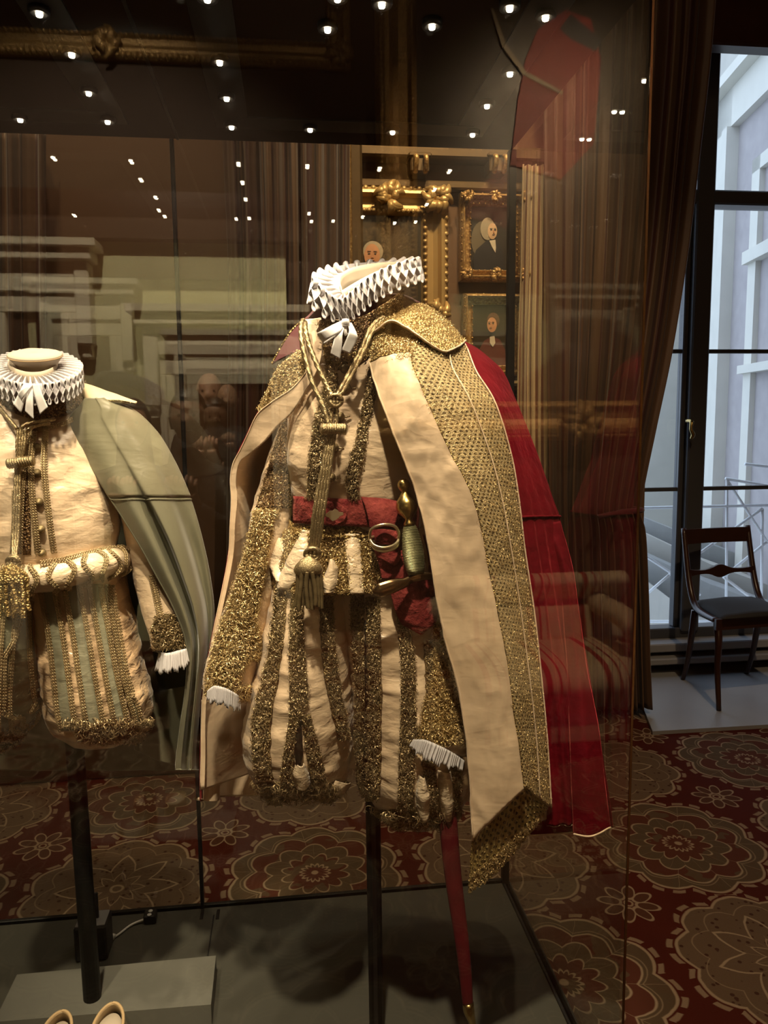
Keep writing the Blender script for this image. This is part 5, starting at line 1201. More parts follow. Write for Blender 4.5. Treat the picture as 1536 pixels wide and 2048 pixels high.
# collar
CL = [[(736, 664, 1.25), (752, 648, 1.26), (775, 636, 1.275), (808, 618, 1.30), (836, 606, 1.32), (862, 614, 1.33), (888, 632, 1.33), (910, 656, 1.315), (931, 681, 1.29)],
      [(737, 668, 1.235), (756, 650, 1.235), (780, 638, 1.24), (812, 632, 1.245), (842, 636, 1.25), (868, 650, 1.255), (892, 668, 1.25), (905, 682, 1.245), (918, 692, 1.245)],
      [(739, 672, 1.225), (760, 654, 1.215), (783, 642, 1.21), (812, 654, 1.205), (838, 672, 1.20), (858, 687, 1.20), (874, 697, 1.205), (884, 702, 1.208), (893, 704, 1.21)]]
o, G = sheet('collar', CL, 'collar_gold', ck, 30, 80, .003, .002, (60, 60, 60), label='wide turned-down collar of worn gold cloth')
o['label'] = 'wide turned-down collar of worn gold cloth'
edging('collar_edge', G[-1], .0018, 'satin_flat', ck); edging('collar_edge', G[:, -1], .0016, 'satin_flat', ck, 20); curls('collar_thread', G, 1200, 'curl', ck, r=(.001, .0028), wd=.0004, lift=.0005)
CS = [[(745, 655, 1.262), (790, 634, 1.29), (835, 612, 1.325), (880, 632, 1.33), (920, 672, 1.30)], [(742, 690, 1.25), (790, 672, 1.27), (835, 668, 1.295), (880, 680, 1.30), (925, 694, 1.30)]]
sheet('collar_stand', CS, 'velvet_dark', ck, 16, 40, .003)
BKc = [[(836, 606, 1.325), (800, 590, 1.40), (740, 590, 1.46), (660, 600, 1.44), (612, 640, 1.34)], [(850, 650, 1.35), (810, 650, 1.44), (740, 655, 1.50), (650, 655, 1.47), (600, 680, 1.36)], [(860, 690, 1.37), (820, 700, 1.47), (740, 705, 1.53), (640, 700, 1.49), (590, 700, 1.37)]]
sheet('collar_back', BKc, 'velvet_dark', ck, 16, 40, .004)
CLl = [[(606, 639, 1.30), (578, 668, 1.305), (543, 728, 1.31)], [(612, 660, 1.285), (592, 690, 1.29), (566, 715, 1.30)], [(614, 685, 1.275), (600, 700, 1.28), (585, 706, 1.29)]]
o, G = sheet('collar', CLl, 'velvet_dark', ck, 20, 24, .003, label='dark maroon underside of the left collar'); edging('collar_edge', G[0], .0016, 'gold', ck, 30)
sheet('collar_facing', [[(606, 640, 1.292), (640, 634, 1.27)], [(612, 662, 1.272), (650, 668, 1.25)], [(618, 690, 1.262), (642, 700, 1.246)]], 'satin', ck, 24, 12, .002, .003, (30, 30, 30))
# cords, toggle, tassel (hang from the cloak)
def cord(nm, pts, r_=.0038, n_=90, par=None):
    return tube(nm, [P(*p) for p in pts], r_, 'cord', par or ck, seg=12, n_=n_, twist=.9, lobes=3, lobe=.18)
cord('cord', [(606, 640, 1.262), (602, 655, 1.24), (603, 680, 1.225), (612, 720, 1.212), (625, 765, 1.20), (645, 810, 1.190), (658, 848, 1.183)])
cord('cord', [(610, 645, 1.262), (611, 660, 1.235), (618, 690, 1.222), (632, 725, 1.21), (650, 765, 1.20), (664, 792, 1.19)])
for d_ in (-3.5, 3.5): cord('cord', [(768+d_*.3, 636+d_*.5, 1.25), (754+d_*.6, 646+d_*.6, 1.235), (742+d_, 662, 1.22), (724+d_, 702, 1.205), (704+d_, 742, 1.195), (684+d_, 780, 1.185), (672+d_*.5, 798, 1.182)], .0034)
for d_ in (-4, 5): cord('cord', [(670+d_*.3, 802, 1.182), (668+d_, 825, 1.180), (666+d_*1.2, 850, 1.178)], .0034, 40)
def knot(nm, px, py, wy, r_, par, mat='cord'):
    L = []
    for k in range(5):
        a_ = k*pi/5; th = np.linspace(0, 2*pi, 18); c_ = P(px, py, wy); pth = [c_+np.array([r_*cos(q)*cos(a_)*1.05, -r_*.5*sin(q)*cos(a_)-r_*.35*sin(a_)*cos(q), r_*sin(q)*.9]) for q in th]
        L.append((pth, r_*.33, None))
    return tubes(nm, L, mat, par, seg=7)
knot('knot', 671, 801, 1.178, .0095, ck)
def toggle(pxa, pya, pxb, pyb, wy, r_, par):
    a_ = P(pxa, pya, wy); b_ = P(pxb, pyb, wy); n_ = 130; s = np.linspace(0, 1, n_); path = a_[None]*(1-s)[:, None]+b_[None]*s[:, None]
    rad = r_*np.minimum(1, np.sqrt(np.clip(1-np.clip((np.abs(s-.5)*2-.82)/.18, 0, 1)**2, .02, 1)))
    G = tubepts(path, 1.0, 20); c_ = path[:, None]; TH = np.arange(20)/20*2*pi
    wv = .94+.07*np.sin(s*75)[:, None]*np.cos(TH*3)[None]
    G = c_+(G-c_)*(rad[:, None]*wv)[..., None]; V, F = capped(G); return mk('toggle', V, F, 'cord', par, label='braided barrel toggle')
toggle(639, 858, 694, 858, 1.166, .0088, ck)
for k, d_ in enumerate((-9, -3, 3, 9)):
    cord('cord', [(664+d_*.6, 866, 1.175), (655+d_*.8, 920, 1.168), (645+d_, 980, 1.163), (637+d_, 1030, 1.160), (629+d_*.8, 1090, 1.163), (626+d_*.4, 1104, 1.165)], .0032)
def tassel(px, py, wy, sc, par, n_=8, mat='cord_dark', cap='cord', L=74):
    c_ = P(px, py, wy); u = sc*wy/FPX
    lath('tassel_head', [(.002, .0), (14*u, -6*u), (26*u, -18*u), (30*u, -28*u), (27*u, -36*u), (10*u, -38*u)], c_, cap, par, seg=18, sq=.55)
    Ls = []
    for k in range(n_):
        a_ = k/(n_-1)*2-1; x_ = a_*24*u; d_ = -.010*sqrt(max(0, 1-a_*a_))*(1 if k % 2 else .4)
        top = c_+np.array([x_*.9, d_, -30*u]); bt = c_+np.array([x_*1.12, d_-.002, -(L+30+6*sin(k*2.1))*u]); s = np.linspace(0, 1, 46)
        path = top[None]*(1-s)[:, None]+bt[None]*s[:, None]; path[:, 0] += .0015*np.sin(s*4+k)
        rad = (4.6*u)*(1+.16*np.sin(s*130))
        G = tubepts(path, 1.0, 8); G = path[:, None]+(G-path[:, None])*rad[:, None, None]; Ls.append(capped(G))
    for q in Ls: mk('bullion', q[0], q[1], mat, par)
knot('knot', 625, 1108, 1.158, .0105, ck); tassel(616, 1112, 1.150, 1.0, ck)

# ---- sword belt
sb = thing('sword_belt', 'worn red velvet sword belt with brass clasp round the central doublet', 'belt', P(700, 1030, 1.22))
BL = Loft([(985, 586, 838, 1.33, .121), (1020, 584, 838, 1.33, .122), (1060, 583, 838, 1.33, .122)])
def beltpatch(nm, a_, b_, ya, yb2, slope, mat='velvet_worn', off=.004, lab=None):
    xs = np.linspace(a_, b_, 40); ys = np.linspace(0, 1, 10); G = np.array([BL.pt(xs, ya+(yb2-ya)*v_+slope*(xs-a_)+0*xs, None, off+.001*sin(v_*pi)) for v_ in ys]); G = disp(G, .002, (60, 60, 60)); return gridmesh(nm, G, mat, sb, .003, label=lab)
beltpatch('belt', 586, 838, 992, 1046, .055)
G = np.array([BL.pt(xs, ys, None, .0085) for xs, ys in ((np.array([645, 660, 675, 692.]), np.array([1002, 1003, 1005, 1019.])), (np.array([644, 660, 678, 694.]), np.array([1026, 1026, 1028, 1030.])), (np.array([643, 655, 667, 688.]), np.array([1048, 1051, 1053, 1042.])))]); gridmesh('belt_tip', cr(cr(G, 14, 0), 20, 1), 'velvet_worn', sb, .003, label='pointed belt end')
cc = P(668, 1030, 1.186); L = []
sh = [(-20, 3), (-13, 7), (-9, 12), (-3, 12), (2, 17), (8, 13), (11, 8), (19, 7), (20, 1), (12, -3), (9, -8), (3, -13), (-3, -16), (-8, -11), (-10, -7), (-18, -2)]
u_ = 1.19/FPX; prism('clasp', [cc+np.array([a_*u_*.95, 0, b_*u_*.75]) for a_, b_ in sh], (0, -.003, 0), 'ring', sb, label='small pierced brass clasp')
# hanger strap
HS = [[(722, 994, 1.205), (760, 996, 1.20), (798, 1002, 1.205)], [(730, 1012, 1.195), (762, 1014, 1.19), (800, 1018, 1.197)], [(737, 1040, 1.188), (765, 1042, 1.182), (792, 1042, 1.19)], [(739, 1056, 1.186), (765, 1052, 1.180), (790, 1054, 1.187)]]
sheet('hanger_strap', HS, 'velvet_worn', sb, 24, 20, .003, .002, (60, 60, 60))
HS = [[(740, 1060, 1.184), (767, 1058, 1.172), (794, 1062, 1.182)], [(741, 1075, 1.180), (768, 1074, 1.168), (795, 1076, 1.178)], [(744, 1090, 1.182), (770, 1090, 1.172), (797, 1090, 1.182)]]
sheet('strap_loop', HS, 'velvet_worn', sb, 20, 20, .003, .001, (60, 60, 60))
HS = [[(746, 1092, 1.188), (770, 1094, 1.180), (796, 1090, 1.186)], [(752, 1108, 1.185), (776, 1110, 1.178), (804, 1108, 1.184)], [(758, 1116, 1.184), (780, 1124, 1.178), (806, 1112, 1.184)], [(782, 1126, 1.182), (789, 1132, 1.180), (798, 1122, 1.182)]]
sheet('strap_end', HS, 'velvet_worn', sb, 20, 16, .003, label='pointed strap end')
HS = [[(748, 1100, 1.194), (776, 1104, 1.19), (812, 1100, 1.194)], [(758, 1130, 1.192), (786, 1134, 1.188), (815, 1130, 1.192)], [(764, 1158, 1.19), (790, 1158, 1.186), (818, 1156, 1.19)]]
sheet('hanger_strap', HS, 'velvet_worn', sb, 20, 16, .003)
for pts in ([(743, 1082, 1.175), (740, 1068, 1.168), (746, 1056, 1.163), (768, 1049, 1.160), (788, 1052, 1.163), (797, 1064, 1.168), (797, 1078, 1.176), (790, 1084, 1.184), (765, 1086, 1.186)], [(742, 1076, 1.174), (746, 1088, 1.165), (758, 1094, 1.160), (772, 1095, 1.159), (788, 1090, 1.163), (797, 1080, 1.172), (790, 1072, 1.184), (765, 1070, 1.186)], [(744, 1084, 1.176), (749, 1096, 1.168), (760, 1101, 1.164), (773, 1102, 1.163), (788, 1097, 1.166), (797, 1087, 1.174), (790, 1080, 1.186), (765, 1078, 1.188)]):
    tube('buckle_ring', [P(*q) for q in pts], .0024, 'ring', sb, seg=8, closed=True, n_=60)
HP = [[(782, 1160, 1.188), (828, 1158, 1.178), (868, 1156, 1.186)], [(780, 1178, 1.186), (828, 1180, 1.174), (872, 1178, 1.184)], [(786, 1205, 1.184), (830, 1208, 1.172), (876, 1205, 1.182)], [(796, 1235, 1.184), (834, 1240, 1.172), (876, 1228, 1.182)], [(808, 1252, 1.184), (838, 1262, 1.176), (868, 1248, 1.182)], [(836, 1264, 1.183), (843, 1268, 1.180), (850, 1262, 1.183)]]
sheet('frog', HP, 'velvet_worn', sb, 50, 40, .004, .004, (45, 45, 45), ridge=True, label='crumpled red velvet frog holding the scabbard')
sheet('frog_back', [[(846, 1068, 1.21), (866, 1080, 1.21)], [(856, 1110, 1.205), (872, 1120, 1.205)], [(858, 1160, 1.20), (872, 1165, 1.20)]], 'velvet_worn', sb, 20, 8, .003)
# ---- sword
sw_ = thing('sword', 'sword with brass pommel, wire-bound grip and dark red velvet scabbard', 'sword', P(940, 2040, 1.19))
A_ = P(806, 955, 1.180); B_ = P(832, 1148, 1.160); axd = (A_-B_)/np.linalg.norm(A_-B_); u_ = 1.18/FPX
Lg = np.linalg.norm(A_-B_); g_ = lambda q: B_+axd*q*u_
KS = 1.22; lath('pommel', [(4, 98), (9, 100), (10, 103), (6, 108), (6, 112), (12, 120), (17, 130), (19, 140), (17, 150), (11, 159), (7, 166), (5, 169), (7, 172), (7, 175), (8, 178), (11, 184), (10, 190), (6, 194), (0, 196)] and [(a_*u_*KS, b_*u_*1.0) for a_, b_ in [(5, 98), (10, 100), (10, 104), (6.5, 109), (6.5, 113), (12, 120), (17, 129), (19, 139), (17, 149), (11, 158), (7, 165), (5, 168), (8, 172), (10.5, 178), (11, 184), (8.5, 190), (4, 194), (0, 195)]], B_, 'brass', sw_, axis=axd, seg=24)
lath('grip', [(a_*u_*KS, b_*u_) for a_, b_ in [(10, 99), (13, 90), (16, 70), (18, 48), (18, 30), (16, 12), (14, 0)]], B_, 'wire', sw_, axis=axd, seg=22, sq=.8)
q = [(746, 1184, 1.150), (760, 1180, 1.150), (785, 1172, 1.152), (808, 1166, 1.156), (822, 1158, 1.16), (838, 1153, 1.162), (858, 1152, 1.164), (876, 1154, 1.168)]
G = tubepts([P(*k_) for k_ in q], [.004, .0115, .0115, .008, .006, .008, .006, .004], 12, 50); pc = cr(np.array([P(*k_) for k_ in q]), 50)[:, None]; G = pc+(G-pc)*np.array([1, .55, 1]); V, F = capped(G); mk('guard', V, F, 'bronze', sw_, label='flattened bronze guard')
a_, b_ = P(842, 1255, 1.205), P(905, 1640, 1.20)
pp_ = [P(850, 1262, 1.235), P(862, 1400, 1.232), P(888, 1560, 1.205), P(905, 1740, 1.196), P(926, 1900, 1.19), P(936, 2010, 1.19)]
G = tubepts(pp_, [.0175, .0172, .0165, .0148, .0118, .0095], 14, 60); pc = cr(np.array(pp_), 60)[:, None]; G = pc+(G-pc)*np.array([1, .55, 1]); V, F = capped(G); mk('scabbard', V, F, 'scabbard', sw_, label='dark red velvet scabbard')
c_ = P(936, 2010, 1.19); tube('chape', [c_+(0, 0, .004), c_-(0-.002, 0, .012), P(945, 2046, 1.19), P(949, 2066, 1.19)], [.010, .0098, .006, .003], 'brass', sw_, seg=12, n_=16, label='gilt metal scabbard tip')

# ================================================================ LEFT COSTUME
st2, _b = stand('mannequin_stand', 'black leaning pole under the pale green costume on the left', (143, 1400), (187, 2028), .0165, 1.43)
d2 = thing('doublet', 'cream satin doublet with tarnished looped braid on the left mannequin', 'doublet', P(60, 1110, 1.4))
T2 = Loft([(770, -40, 118, 1.42, .055), (800, -90, 150, 1.415, .07), (830, -120, 180, 1.41, .09), (900, -140, 200, 1.40, .112), (980, -142, 216, 1.39, .125), (1060, -136, 222, 1.385, .128), (1110, -128, 220, 1.385, .125), (1140, -126, 220, 1.39, .122)])
dg = np.array([1, 0, 0])
G = T2.full(100, 120); G = disp(G, .006, (14, 14, 22), True, True, 4); q_ = G.copy(); q_[..., 2] -= q_[..., 0]*.7; nG = normals(G, True); G = G+nG*(.0045*pn(q_*np.array([3, 3, 30])))[..., None]
gridmesh('body', G, 'satin', d2, .002, closed=True)
def braid(nm, pts, par, w_=.0035, mat='curl_old', step=.0042, off=None, r_=.00095):
    """gimp braid: a chain of small loops laid along a line"""
    pts = np.asarray(pts); d = np.concatenate([[0], np.cumsum(np.linalg.norm(np.diff(pts, axis=0), axis=1))]); n_ = max(4, int(d[-1]/step)); sub = n_*12
    s = np.linspace(0, d[-1], sub); c_ = np.stack([np.interp(s, d, pts[:, k]) for k in range(3)], -1); T = np.gradient(c_, axis=0); T /= np.linalg.norm(T, axis=1)[:, None]
    nn = (_o-c_); nn /= np.linalg.norm(nn, axis=1)[:, None]; B = np.cross(T, nn); B /= np.linalg.norm(B, axis=1)[:, None]; ph = s/step*2*pi
    L = []
    for sg_ in (1, -1):
        path = c_ + T*(step*.55*np.sin(ph))[:, None]*1.0 + B*(w_*(.5*sg_+.5*np.cos(ph)))[:, None] + nn*(.001+.0006*np.sin(ph*2))[:, None]
        L.append(capped(tubepts(path, r_, 4)))
    return joined(nm, L, mat, par)
def br2(nm, L_, pts, par, off=.009, **k): return braid(nm, [L_.pt(a_, b_, None, off) for a_, b_ in cr(np.array(pts, float), 40)], par, **k)
for L0 in ([(60, 850), (48, 930), (42, 1010), (38, 1108)], [(68, 860), (62, 930), (66, 1010), (76, 1108)], [(92, 850), (88, 930), (95, 1010), (108, 1105)], [(30, 980), (30, 1040), (26, 1108)]): br2('braid', T2, L0, d2, w_=.0042)
G = T2.patch([(850, 52, 66), (930, 44, 60), (1110, 34, 62)], 30, 6, .003); gridmesh('placket', G, 'brownlace', d2, .002)
for px, py in ((78, 856), (74, 895), (74, 946), (78, 1004), (82, 1058), (84, 1106)):
    c_ = T2.pt(px, py, None, .006); lath('button', [(0, -.006), (.005, -.005), (.0072, 0), (.005, .005), (0, .006)], c_, 'cord_dark', d2, axis=(-.1, -1, .1), seg=12)
G = disp(cr(cr(rows([[(-10, 800, 1.345), (30, 826, 1.315), (70, 838, 1.305), (110, 838, 1.315), (150, 818, 1.345), (185, 790, 1.40)], [(-5, 775, 1.36), (35, 792, 1.33), (70, 800, 1.32), (108, 800, 1.325), (145, 780, 1.36), (172, 760, 1.41)]]), 20, 0), 50, 1), .003, (50, 50, 50))
gridmesh('standing_collar', G, 'brownlace', d2, .003); br2('braid', T2, [(55, 842), (90, 852), (130, 846), (165, 825)], d2, off=.006)
# waist roll
W2 = [P(a_, b_, c_) for a_, b_, c_ in ((-140, 1130, 1.40), (-80, 1150, 1.31), (0, 1160, 1.272), (60, 1158, 1.262), (130, 1148, 1.272), (190, 1132, 1.30), (228, 1122, 1.35), (240, 1120, 1.40), (225, 1118, 1.46), (100, 1110, 1.52), (-60, 1115, 1.51), (-130, 1120, 1.46))]
G = tubepts(W2, .024, 18, 140, closed=True); pc = cr(np.array(W2), 140, closed=True)[:, None]
G = disp(np.concatenate([G, G[:1]]), .004, (40, 40, 40), True); V, F = capped(G); mk('waist_roll', V, F, 'satin_puff', d2, label='padded waist roll with braided loops')
wr2 = cr(np.array(W2), 240, closed=True)
L = []
for k in range(10, 132, 9):
    c_ = wr2[k]; t_ = wr2[k+2]-wr2[k-2]; t_ /= np.linalg.norm(t_); o_ = c_-np.array([0, 1.40, 0]); o_ = np.cross(t_, (0, 0, 1)); o_ /= np.linalg.norm(o_)
    if np.dot(o_, _o-c_) < 0: o_ = -o_
    pts = [c_+o_*.026*cos(q)+np.array([0, 0, .026*sin(q)])+t_*.006*sin(3*q+k) for q in np.linspace(-1.3, 1.3, 14)]
    braid('braid', pts, d2, w_=.0035, step=.005)
braid('braid', [P(a_, b_, c_) for a_, b_, c_ in ((80, 1128, 1.250), (130, 1120, 1.262), (190, 1104, 1.295), (232, 1096, 1.345))], d2, w_=.005)
# breeches
t2h = thing('trunk_hose', 'trunk hose of grey-green and peach satin panes on the left mannequin', 'breeches', P(80, 1480, 1.4))
R1 = Loft([(1150, 66, 236, 1.39, .09), (1200, 76, 244, 1.385, .095), (1270, 88, 258, 1.38, .10), (1340, 96, 272, 1.375, .105), (1400, 102, 286, 1.372, .108), (1440, 106, 296, 1.372, .105), (1472, 118, 296, 1.375, .095), (1492, 150, 280, 1.38, .075)])
R2 = Loft([(1150, -125, 96, 1.39, .105), (1220, -138, 96, 1.385, .12), (1320, -150, 94, 1.375, .133), (1400, -152, 90, 1.372, .136), (1450, -145, 84, 1.372, .13), (1480, -120, 66, 1.378, .11), (1494, -80, 40, 1.385, .08)])
for L_, s_ in ((R2, 3), (R1, 5)): gridmesh('leg', bil(L_.full(110, 110), s_), 'peach', t2h, .002, closed=True)
def lin(L_, fr): # px on the loft at fraction fr of the visible front, for a set of rows
    q = []
    for py in np.linspace(1168, 1462, 8):
        r_ = L_.at(np.array(float(py))); q.append((py, r_[1]+(r_[2]-r_[1])*fr))
    return q
for L_, fr in ((R1, (.05, .22)), (R1, (.34, .52)), (R1, (.64, .78)), (R1, (.87, .94)), (R2, (.62, .74)), (R2, (.84, .95))):
    a_ = lin(L_, fr[0]); b_ = lin(L_, fr[1]); g_ = L_.patch([(p_[0], p_[1], q_[1]) for p_, q_ in zip(a_, b_)], 70, 14, .007); g_ = disp(g_, .003, (20, 20, 40), ridge=True)
    gridmesh('pane', g_, 'grey_pane', t2h, .004, label='grey-green satin pane')
    for e_ in (a_, b_): br2('braid', L_, [(x_, y_) for y_, x_ in e_], t2h, off=.010, w_=.0036, step=.0052, r_=.0010)
g_ = R1.patch([(1440, 125, 300), (1482, 170, 275)], 12, 40, .006, 8, 3); gridmesh('hem_lace', g_, 'gold_old', t2h, .003); curls('hem_thread', g_, 1500, 'curl_old', t2h, r=(.003, .008), wd=.0005, lift=.004)
g_ = R2.patch([(1455, -100, 78), (1490, -60, 50)], 12, 40, .006, 6, 5); gridmesh('hem_lace', g_, 'gold_old', t2h, .003); curls('hem_thread', g_, 600, 'curl_old', t2h, r=(.002, .005), wd=.0005)
# sleeve and cuff
S2 = Loft([(900, 215, 300, 1.42, .05), (1000, 240, 318, 1.41, .05), (1100, 262, 335, 1.40, .048), (1170, 275, 350, 1.39, .046), (1230, 290, 368, 1.375, .044), (1270, 300, 376, 1.37, .042), (1298, 306, 376, 1.365, .038, -.1)])
gridmesh('sleeve', disp(S2.full(70, 50), .006, (24, 24, 24), True, True, 6), 'satin', d2, .002, closed=True)
br2('braid', S2, [(303, 1150), (312, 1190), (322, 1235)], d2, off=.007, w_=.005)
g_ = S2.patch([(1228, 312, 350), (1262, 302, 372), (1300, 308, 376)], 20, 20, .006, 6, 1); gridmesh('cuff_lace', disp(g_, .004, (90, 90, 90)), 'gold_old', d2, .002); curls('cuff_thread', g_, 900, 'curl_old', d2, r=(.002, .005))
frill('cuff_frill', [(318, 1303, 1.335), (335, 1306, 1.315), (360, 1300, 1.315), (378, 1296, 1.335)], [(311, 1343, 1.335), (335, 1344, 1.308), (362, 1338, 1.308), (385, 1322, 1.335)], 17, d2, .004)
# ruff
r2 = thing('ruff', 'flat white pleated ruff round the cream neck block of the left costume', 'ruff', P(78, 750, 1.36))
N_ = 16; an = [pi*1.5+2*pi*k/N_ for k in range(N_)]
ot2 = [(72+94*cos(a_), 735-38*sin(a_)-(0 if sin(a_) > 0 else 4), 1.36+.098*sin(a_)) for a_ in an]
ob2 = [(x_+2, y_+42, w_) for x_, y_, w_ in ot2]
it2 = [(66+50*cos(a_), 712-16*sin(a_)+8*(1-sin(a_)), 1.37+.05*sin(a_)) for a_ in an]; ib2 = [(x_, y_+38, w_) for x_, y_, w_ in it2]
ruff(r2, (ot2, ob2, it2, ib2), None, 40, A=.34)
nb = thing('neck_block', 'cream oval neck block standing inside the left ruff', 'neck block', P(68, 740, 1.37))
c_ = P(69, 707, 1.35); u_ = 1.35/FPX; ax_ = np.array([0, -.42, .91]); e2_ = np.array([0, .91, .42])
lath('neck_cap', [(a_*u_, b_) for a_, b_ in ((0, .003), (20, .0027), (38, .0015), (48, -.0005), (50, -.003), (46, -.009), (40, -.016), (34, -.026), (24, -.034), (22, -.06))], c_, 'linen_neck', nb, axis=ax_, seg=40, sq=.62)
G = [c_-ax_*.004+np.array([49.8*u_*cos(q), 0, 0])+e2_*49.8*.62*u_*sin(q) for q in np.linspace(0, 2*pi, 41)[:-1]]; tube('seam', G, .0008, 'leather_in', nb, seg=6, closed=True)
b2 = thing('bow', 'white ribbon ends hanging below the left ruff', 'bow', P(60, 790, 1.26))
ribbon('tail', [[(48, 765, 1.262), (62, 768, 1.262)], [(38, 785, 1.255), (54, 788, 1.255)], [(26, 808, 1.253), (42, 826, 1.253)]], b2)
ribbon('tail', [[(56, 770, 1.260), (66, 770, 1.260)], [(52, 800, 1.252), (66, 802, 1.252)], [(50, 822, 1.252), (67, 839, 1.252)]], b2)
ribbon('tail', [[(64, 770, 1.258), (78, 768, 1.258)], [(70, 795, 1.254), (86, 792, 1.254)], [(80, 829, 1.254), (96, 814, 1.254)]], b2)
ribbon('loop', [[(62, 768, 1.258), (66, 768, 1.258)], [(44, 778, 1.248), (50, 790, 1.248)], [(36, 790, 1.255), (44, 800, 1.255)], [(58, 772, 1.264), (64, 776, 1.264)]], b2)
# cape
k2 = thing('cape', 'pale green satin cape hanging from the left costume shoulder', 'cape', P(300, 1520, 1.45))
fe = [(796, 170), (815, 156), (838, 138), (880, 149), (970, 203), (1000, 222), (1072, 270), (1136, 305), (1221, 349), (1279, 372), (1340, 374), (1400, 368), (1500, 352), (1540, 350)]
ce = [(800, 215), (812, 250), (828, 276), (872, 317), (926, 349), (983, 375), (1021, 389), (1094, 408), (1164, 422), (1218, 428), (1300, 424), (1400, 410), (1500, 408), (1540, 410)]
SH = []
for y_ in (796, 815, 840, 880, 930, 985, 1030, 1090, 1150, 1220, 1290, 1370, 1450, 1520, 1540):
    a_ = np.interp(y_, [q[0] for q in fe], [q[1] for q in fe]); b_ = np.interp(y_, [q[0] for q in ce], [q[1] for q in ce]); f = (y_-796)/744.; s = min(1, (y_-796)/200); g_ = np.clip((y_-960)/120, 0, 1)
    W_ = b_-a_
    SH.append([(a_, y_, 1.345-.035*s+.03*f), (a_+W_*.22, y_, 1.335-.035*s+.03*f), (a_+W_*.42, y_, 1.335-.03*s+.03*f+.022*g_), (a_+W_*.50, y_, 1.335-.03*s+.03*f-.004*g_), (a_+W_*.70, y_, 1.345-.02*s+.03*f), (a_+W_*.82, y_, 1.36-.01*s+.03*f+.02*g_), (b_-3, y_, 1.385), (b_, y_, 1.41), (b_-25, y_, 1.47+.03*s), (b_-150*s-30, y_, 1.50+.09*s), (60, y_, 1.52+.10*s), (-120, y_, 1.50+.07*s)])
S2_ = cr(cr(rows(SH), 120, 0), 150, 1); c0 = S2_.mean(1, keepdims=True); n2 = normals(S2_); n2 = n2*np.sign(((S2_-c0)*n2).sum())
S2_ = S2_+n2*(.006*pn(S2_*np.array([11, 11, 3])+4)*1)[..., None]
sh_ = S2_+n2*(.005*(.3-abs(pn(S2_*np.array([22, 22, 12]))))*np.clip(1-(np.linspace(0, 1, 120)[:, None]-.1)*4, 0, 1))[..., None]
ys_ = int(np.argmin(abs(S2_[:, 0, 2]-P(222, 996, 1.33)[2])))
gridmesh('shoulder_satin', (sh_+n2*.0014)[:ys_], 'green_satin', k2, .001, n=n2[:ys_], label='shiny pale green satin shoulder'); gridmesh('cape_cloth', S2_, 'green_cloth', k2, .002, n=n2)
edging('piping', S2_[:, 0], .0014, 'green_cloth', k2); edging('yoke_seam', (S2_+n2*.0012)[ys_, :90], .0007, 'green_cloth', k2, 90)
edging('hem_piping', S2_[-1], .0015, 'green_cloth', k2, 120)
sheet('inner_corner', [[(262, 1400, 1.49), (330, 1380, 1.45), (392, 1370, 1.40)], [(264, 1470, 1.49), (330, 1480, 1.45), (396, 1480, 1.40)], [(268, 1500, 1.49), (330, 1526, 1.45), (412, 1540, 1.41)]], 'green_cloth', k2, 30, 24, .002, .005, (16, 16, 4))
CK = [[(146, 762, 1.40), (175, 768, 1.40), (205, 778, 1.40), (240, 790, 1.395), (274, 803, 1.39)], [(160, 780, 1.385), (180, 785, 1.375), (205, 790, 1.37), (238, 798, 1.375), (272, 806, 1.386)], [(168, 796, 1.375), (184, 800, 1.36), (206, 800, 1.355), (236, 802, 1.365), (268, 807, 1.384)]]
o, G = sheet('collar', CK, 'leather', k2, 20, 40, .003, .002, (40, 40, 40), label='buff pointed collar'); edging('collar_edge', G[-1], .0014, 'gold_old', k2, 30)
for pts in ([(-4, 812, 1.33), (15, 835, 1.30), (34, 858, 1.285)], [(110, 838, 1.30), (80, 843, 1.288), (50, 850, 1.28), (40, 862, 1.278)], [(100, 846, 1.296), (70, 852, 1.284), (48, 866, 1.278)]): cord('cord', pts, .003, 50, k2)
for d_ in (-5, 0, 5, 10): cord('cord', [(41+d_, 860, 1.276), (39+d_, 890, 1.270), (38+d_*.6, 915, 1.268)], .0024, 40, k2)
toggle(12, 928, 70, 921, 1.256, .0085, k2)
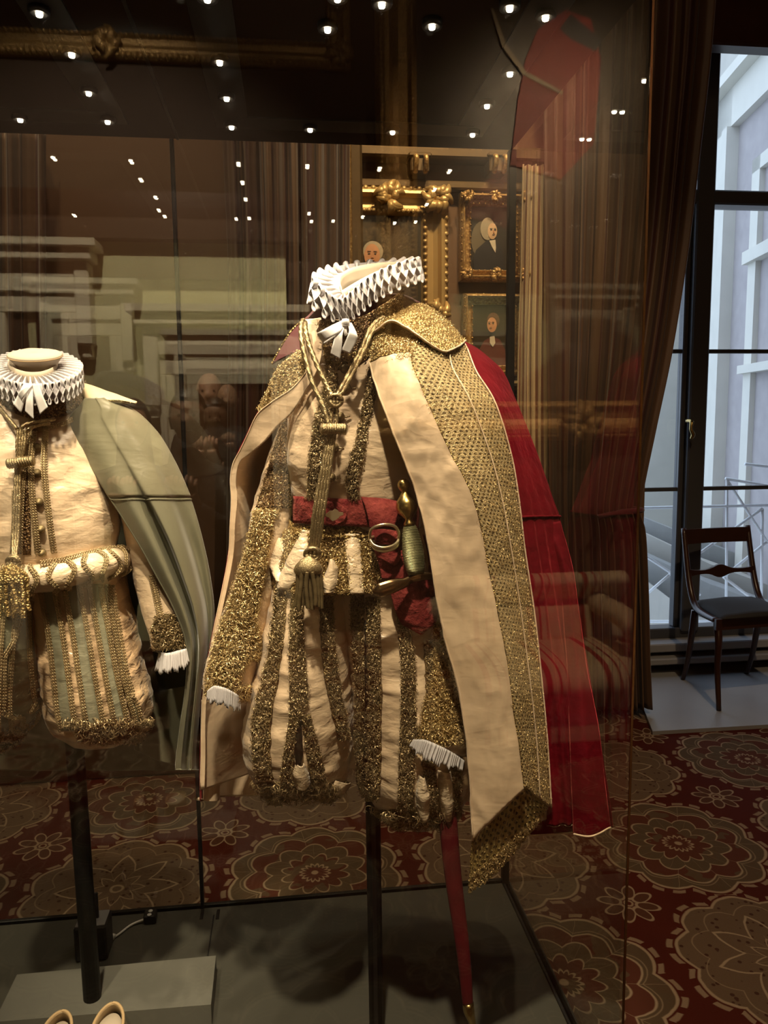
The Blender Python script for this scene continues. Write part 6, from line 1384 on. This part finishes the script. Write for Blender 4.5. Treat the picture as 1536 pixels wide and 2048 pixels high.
for d_ in (-5, 0, 5): cord('cord', [(36+d_*.7, 935, 1.262), (34+d_, 1000, 1.250), (31+d_, 1070, 1.24), (28+d_*.5, 1120, 1.222)], .0024, 80, k2)
knot('knot', 27, 1124, 1.216, .009, k2); tassel(22, 1128, 1.205, 1.1, k2, 9, 'gold_cuff', 'gold_cuff', 60)
# ---- cream shoes at the bottom edge
def shoe(name, label, px, py, grp):
    c_ = Z(px, py, DECK+.05); t = thing(name, label, 'shoe', (c_[0], c_[1]-.02, DECK), grp); u = .036
    def ring(y_, w_, z_, n_=16): return [(c_[0]+w_*cos(q), y_+0*q, z_+0*q) for q in np.linspace(0, 2*pi, n_)]
    G = []
    for z_, sx_, sy_ in ((0, .033, .072), (.006, .035, .074), (.02, .034, .072), (.04, .031, .062), (.058, .028, .050), (.066, .0265, .046)):
        G.append([(c_[0]+sx_*cos(q)*(1-.12*sin(q)), c_[1]-.05+sy_*sin(q)+.0, DECK+z_+(.006*sin(q) if z_ > .05 else 0)) for q in np.arange(32)/32*2*pi])
    G = np.array(G); gridmesh('upper', cr(G, 24, 0), 'leather', t, .003, closed=True); tube('rim', G[-1], .0028, 'leather_in', t, seg=8, closed=True)
    V, F = capped(np.array([[(c_[0]+(p_[0]-c_[0])*s_, c_[1]-.05+(p_[1]-c_[1]+.05)*s_, z_) for p_ in G[0]] for s_, z_ in ((.97, DECK+.0), (1.05, DECK+.001), (1.05, DECK+.006), (.97, DECK+.007))])); mk('sole', V, F, 'leather_in', t)
    V, F = capped(np.array([[(c_[0]+(p_[0]-c_[0])*s_*.92, c_[1]-.05+(p_[1]-c_[1]+.05)*s_*.92, z_) for p_ in G[-2]] for s_, z_ in ((.9, DECK+.03), (1, DECK+.047), (.9, DECK+.055), (.3, DECK+.057))])); mk('padding', V, F, 'linen_neck', t)
shoe('shoe', 'right one of two cream leather shoes at the bottom edge', 229, 2024, 'cream shoes at the bottom edge')
shoe('shoe', 'left one of two cream leather shoes at the bottom edge', 128, 2040, 'cream shoes at the bottom edge')
